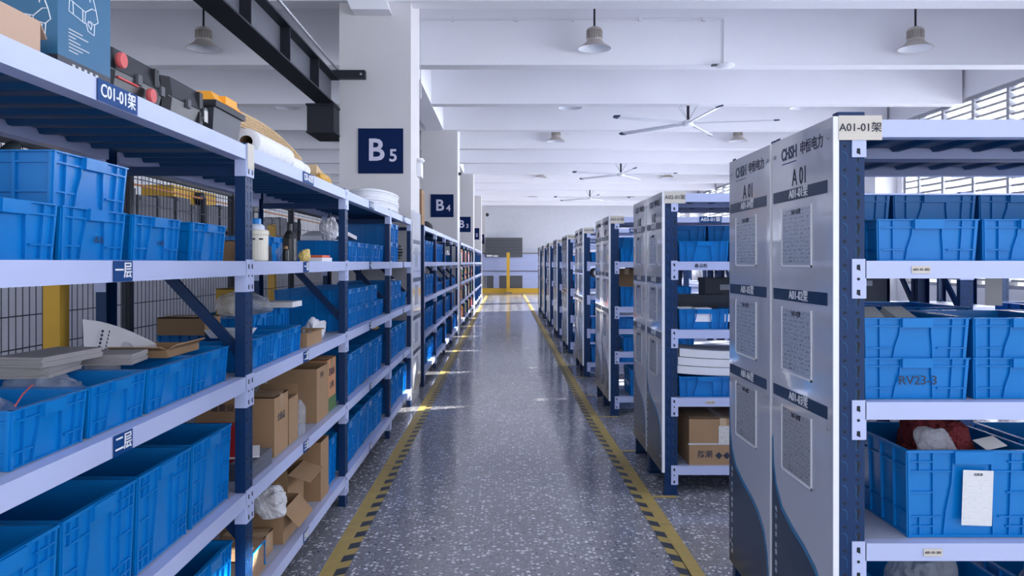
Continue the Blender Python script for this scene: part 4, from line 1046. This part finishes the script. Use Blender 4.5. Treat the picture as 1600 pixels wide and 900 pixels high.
o = bx('dark_tray', (-0.19, 0.19, -0.1, 0.1, 0, 0.10), BLACK, None, loc=rw(1, 0.31, 0.36, Z3+0.12)); tag(o, 'black flat box behind the white cartons in the second right rack', 'box')
carton(('R', 2), 0.10, 0.32, 0.30, 0.2, Z3, 0.38, 'dark woven-look box behind the crates of the third right rack', m=CARDD)
carton(('R', 3), 0.10, 0.5, 0.04, 0.4, Z1, 0.36, 'brown carton on the bottom shelf of the fourth right rack') if False else None
t = thing('rolled_goods', 'white-ended roll on the middle shelf of the fourth right rack', 'roll', rw(3, 0.19, 0.12, Z3+0.30))
q = MB(); q.lathe([(0.02, 0), (0.07, 0), (0.07, 0.3), (0.02, 0.3)], n=16, axis='y'); q.build('roll', BLACK, t); q = MB(); q.lathe([(0.02, -0.003), (0.045, -0.003), (0.045, 0.0)], n=16, axis='y'); q.build('core', WHITE, t)

# ------------------------------------------------------------ ceiling lamps and fans
def lamp(x, y, label):
    t = thing('high_bay_lamp', label, 'lamp', (x, y, 4.47), 0, 'high bay lamps')
    link('reflector', LM[0], t); link('housing', LM[1], t); link('stem', LM[2], t); link('ceiling_plate', LM[3], t)
q = MB(); q.lathe([(0.228, 0.0), (0.226, 0.006), (0.165, 0.045), (0.120, 0.085), (0.105, 0.115)], n=32, cap=False)
q.lathe([(0.222, 0.0), (0.161, 0.041), (0.116, 0.081), (0.101, 0.111)], n=32, cap=False, m=1); q.lathe([(0.228, 0.0), (0.222, 0.0)], n=32, cap=False)
l0 = q.mesh('reflector', [LAMPM, LAMPI], True)
q = MB(); q.lathe([(0.105, 0.112), (0.105, 0.135), (0.090, 0.14), (0.090, 0.24), (0.105, 0.245), (0.105, 0.262), (0.085, 0.28), (0.04, 0.30)], n=24)
for a in range(20):
    c_, s_ = math.cos(a*PI/10), math.sin(a*PI/10); q.bar((c_*0.085, s_*0.085, 0.19), (c_*0.112, s_*0.112, 0.19), 0.007, 0.11)
l1 = q.mesh('housing', [LAMPM])
q = MB(); q.lathe([(0.014, 0.295), (0.014, ZS-4.47-0.02)], n=10); l2 = q.mesh('stem', STEEL)
q = MB(); q.lathe([(0.06, ZS-4.47-0.025), (0.06, ZS-4.47-0.002)], n=16); l3 = q.mesh('ceiling_plate', WHITE)
LM = (l0, l1, l2, l3)
q = MB(); q.lathe([(0.10, 0.108), (0.005, 0.108)], n=20); LM_in = q.mesh('lens', LAMPI)
CNm = ['left of the column line', 'over the aisle', 'over the right racks']
for r in range(8):
    for c_, x in enumerate((-4.15, 1.22, 5.63)):
        if r == 7 and False: continue
        y = 10.55+4.03*r
        lamp(x, y, '%s lamp from the camera in the row %s' % (ON[r], CNm[c_]))
for o in list(COL.objects):
    if o.name.startswith('reflector') and o.parent and o.parent.name.startswith('high_bay_lamp'): link('lens', LM_in, o.parent)
def fan(x, y, label):
    t = thing('ceiling_fan', label, 'fan', (x, y, 4.02), 0, 'large ceiling fans')
    q = MB(); q.lathe([(0.06, -0.06), (0.10, -0.05), (0.105, 0.03), (0.08, 0.05)], n=24); q.build('motor', WHITE, t)
    q = MB(); q.lathe([(0.025, 0.05), (0.025, 0.31)], n=12); q.build('stem', STEEL, t)
    for a in (45, 135, 225, 315):
        q = MB(); q.tube([(0.03*math.cos(R(a)), 0.03*math.sin(R(a)), 0.08), (0.22*math.cos(R(a)), 0.12*math.sin(R(a)), 0.31)], 0.004, 5); q.build('guy_wire', GREY, t)
    for a in range(5):
        an = R(-12+72*a)
        q = MB(); c_, s_ = math.cos(an), math.sin(an)
        q.prism([(0.10, -0.05), (1.46, -0.055), (1.46, 0.055), (0.10, 0.05)], -0.008, 0.008, 'z')
        b_ = q.build('blade', mat('blade_alu', (0.62, 0.64, 0.70), 0.35), t, (0, 0, 0), (0, 0, an))
        # pitch the blade about its own length
        b_.rotation_euler = (Matrix.Rotation(an, 3, 'Z') @ Matrix.Rotation(R(14), 3, 'X')).to_euler()
        q = MB(); q.prism([(1.455, -0.058), (1.55, -0.03), (1.56, 0.03), (1.455, 0.058)], -0.012, 0.012, 'z'); q.build('tip', BAND, b_)
for i, lb in enumerate(('nearest large five-blade white ceiling fan', 'middle large ceiling fan with navy blade tips', 'farthest large ceiling fan near the end wall')):
    fan(3.26, 13.72+8.0*i, lb)
# ------------------------------------------------------------ crane girder, bracket and pipe at the left
t = thing('crane_girder', 'black steel crane girder running to column B5', 'girder', (-1.88, 0.5, 3.19))
q = MB(); q.box(-0.095, 0.095, 0, 7.75, 0, 0.014); q.box(-0.095, 0.095, 0, 7.75, 0.30, 0.314); q.build('flange', STEEL, t)
q = MB(); q.box(-0.006, 0.006, 0, 7.75, 0.014, 0.30); q.build('web', mat('web_lit_grey', (0.10, 0.105, 0.13), 0.4), t)  # web paler than the flanges: reflected light put into its colour
for j in range(1, 8):
    bx('stiffener', (0.006, 0.09, j*0.98+0.0, j*0.98+0.012, 0.014, 0.30), STEEL, t)
t = thing('crane_bracket', 'black box corbel on column B5 under the girder end', 'bracket', (-1.93, 8.0, 2.9))
bx('corbel', (-0.14, 0.14, 0, 0.6, 0, 0.27), STEEL, t); bx('top_plate', (-0.15, 0.15, -0.02, 0.6, 0.27, 0.289), STEEL, t); bx('bottom_plate', (-0.15, 0.15, -0.01, 0.6, -0.012, 0), STEEL, t)
t = thing('tie_strap', 'black steel tie bolted across the face of column B5', 'strap', (-1.9, 8.18, 3.50))
bx('bar', (0, 0.40, 0, 0.085, 0, 0.085), STEEL, t); q = MB(); q.lathe([(0.014, -0.008), (0.012, 0.0)], c=(0.36, 0, 0.04), n=8, axis='y'); q.build('bolt', GREY, t)
q = MB(); q.tube([(-1.80, 0.5, 3.66), (-1.80, 8.3, 3.60)], 0.014, 8); tag(q.build('steel_pipe', GREY), 'bright thin steel pipe running beside the crane girder', 'pipe')
# emergency lamp on the side of column B5
t = thing('emergency_light', 'white emergency light on the aisle side of column B5', 'light', (-1.02, 8.8, 2.62))
bx('box', (0, 0.05, 0, 0.22, -0.1, 0.06), WHITE, t)
for yy in (0.04, 0.17):
    q = MB(); q.lathe([(0.02, 0.07), (0.045, 0.095), (0.045, 0.11)], c=(0.03, yy, 0), n=12); q.build('spot', WHITE, t)
t = thing('wall_bracket', 'small black camera on an arm between columns B5 and B4', 'camera', (-1.02, 16.6, 3.45))
bx('arm', (0, 0.06, 0, 0.05, -0.03, 0.03), BLACK, t)

# ------------------------------------------------------------ behind the left racks
t = thing('mesh_fence', 'dark wire mesh fence standing behind the nearest left rack', 'fence', (-1.86, 0.9, 0))
q = MB(); L = 7.3; y = 0
while y < L: q.box(-0.0014, 0.0014, y-0.0014, y+0.0014, 0.05, 1.98); y += 0.042
z = 0.08
while z < 1.98: q.box(0.0016, 0.0052, 0, L, z-0.0022, z+0.0022); z += 0.125
o = q.build('wire_mesh', WIRE, t)
for j in range(6): bx('fence_post', (-0.02, 0.02, j*1.44-0.02, j*1.44+0.02, 0, 2.0), STEEL, t)
bx('top_rail', (-0.012, 0.012, 0, L, 1.98, 2.0), STEEL, t)
for j, (x, y) in enumerate(((-1.72, 2.94), (-2.25, 7.4), (-2.3, 11.5))):
    t = thing('yellow_post', ['nearest', 'second', 'third'][j]+' square yellow post behind the mesh fence', 'post', (x, y, 0), 0, 'yellow posts behind the racks')
    bx('shaft', (-0.032, 0.032, -0.032, 0.032, 0.012, 1.9), YPOST, t); bx('foot', (-0.06, 0.06, -0.06, 0.06, 0, 0.012), YPOST, t)
TRANS, nt, b = nodemat('translucent_sheet')
b.inputs['Base Color'].default_value = (0.85, 0.86, 0.93, 1); b.inputs['Roughness'].default_value = 0.6
tr = nt.nodes.new('ShaderNodeBsdfTranslucent'); tr.inputs[0].default_value = (0.85, 0.86, 0.93, 1)
ms = nt.nodes.new('ShaderNodeMixShader'); ms.inputs[0].default_value = 0.6
nt.links.new(b.outputs[0], ms.inputs[1]); nt.links.new(tr.outputs[0], ms.inputs[2]); nt.links.new(ms.outputs[0], nt.nodes['Material Output'].inputs[0])
t = thing('partition_wall', 'long pale panelled partition behind the mesh fence', 'partition', (-3.3, 1, 0))
q = MB(); y = 0
while y < 34: q.face([(0, y+0.05, 0), (0, y+1.2, 0), (0, y+1.2, 1.48), (0, y+0.05, 1.48)]); q.box(0, 0.012, y, y+0.05, 0, 1.48); y += 1.2
q.build('panels', TRANS, t)
bx('cap_rail', (-0.04, 0.04, 0, 34, 1.48, 1.53), DGREY, t)
t = thing('far_store_rack', 'dark shelving stacked with grey boxes beyond the partition', 'storage rack', (-5.2, 4, 0))
for yy in range(0, 25, 3): bx('post', (0.06, 0.12, yy-0.04, yy+0.04, 0, 2.62), STEEL, t)
for z in (0.6, 1.5, 2.1): bx('shelf', (-0.6, 0.06, -0.04, 24.1, z, z+0.05), STEEL, t)
bx('top_rail', (0.06, 0.09, -0.04, 24.1, 2.60, 2.625), mat('rail_orange', (0.55, 0.20, 0.04), 0.5), t)
k = 0
for yy in range(20):
    o = MB(); h = 0.34+0.04*((yy*7) % 3)
    o.box(-0.5, 0.03, 0, 0.54, 0, h); o.box(0.03, 0.045, 0.03, 0.37, h-0.07, h-0.03)
    o = o.build('grey_bin', mat('bin_grey', (0.10, 0.10, 0.125), 0.6), None, (-5.2, 7.1+0.62*yy, 2.151)); tag(o, 'dark grey bin beyond the pale partition, number %s from the near end' % ['one','two','three','four','five','six','seven','eight','nine','ten','eleven','twelve','thirteen','fourteen','fifteen','sixteen','seventeen','eighteen','nineteen','twenty'][yy], 'bin', 'grey bins beyond the partition')
t = thing('yellow_machine', 'yellow and black hoist machine glimpsed beyond the fence', 'machine', (-6.1, 14.2, 0))
bx('frame', (-0.4, 0.2, -0.9, 1.1, 0, 2.60), STEEL, t); bx('hood', (-0.3, 0.25, -0.7, 1.3, 2.60, 2.90), YPOST, t)
q = MB(); q.lathe([(0.05, 0), (0.12, 0.02), (0.12, 0.14), (0.05, 0.16)], c=(0.25, 0.3, 2.74), axis='x'); q.build('drum', BLACK, t)
t = thing('background_screen', 'tall ribbed white screen far left beyond the stores', 'partition', (-7.4, 2, 0))
q = MB(); y = 0
while y < 34: q.box(-0.03, 0.03, y, y+0.16, 0, 3.3); q.box(-0.03, 0.0, y+0.16, y+0.22, 0, 3.3); y += 0.22
q.build('ribbed_sheet', WALL, t)

dup = [l for l, v in LABELS.items() if len(v) > 1 and 'grey bin' not in l]
print('DUPLICATE LABELS', len(dup), dup[:8]); print('OBJECTS', len(bpy.data.objects), 'crates', sum(1 for o in bpy.data.objects if o.name.startswith('plastic_crate')))
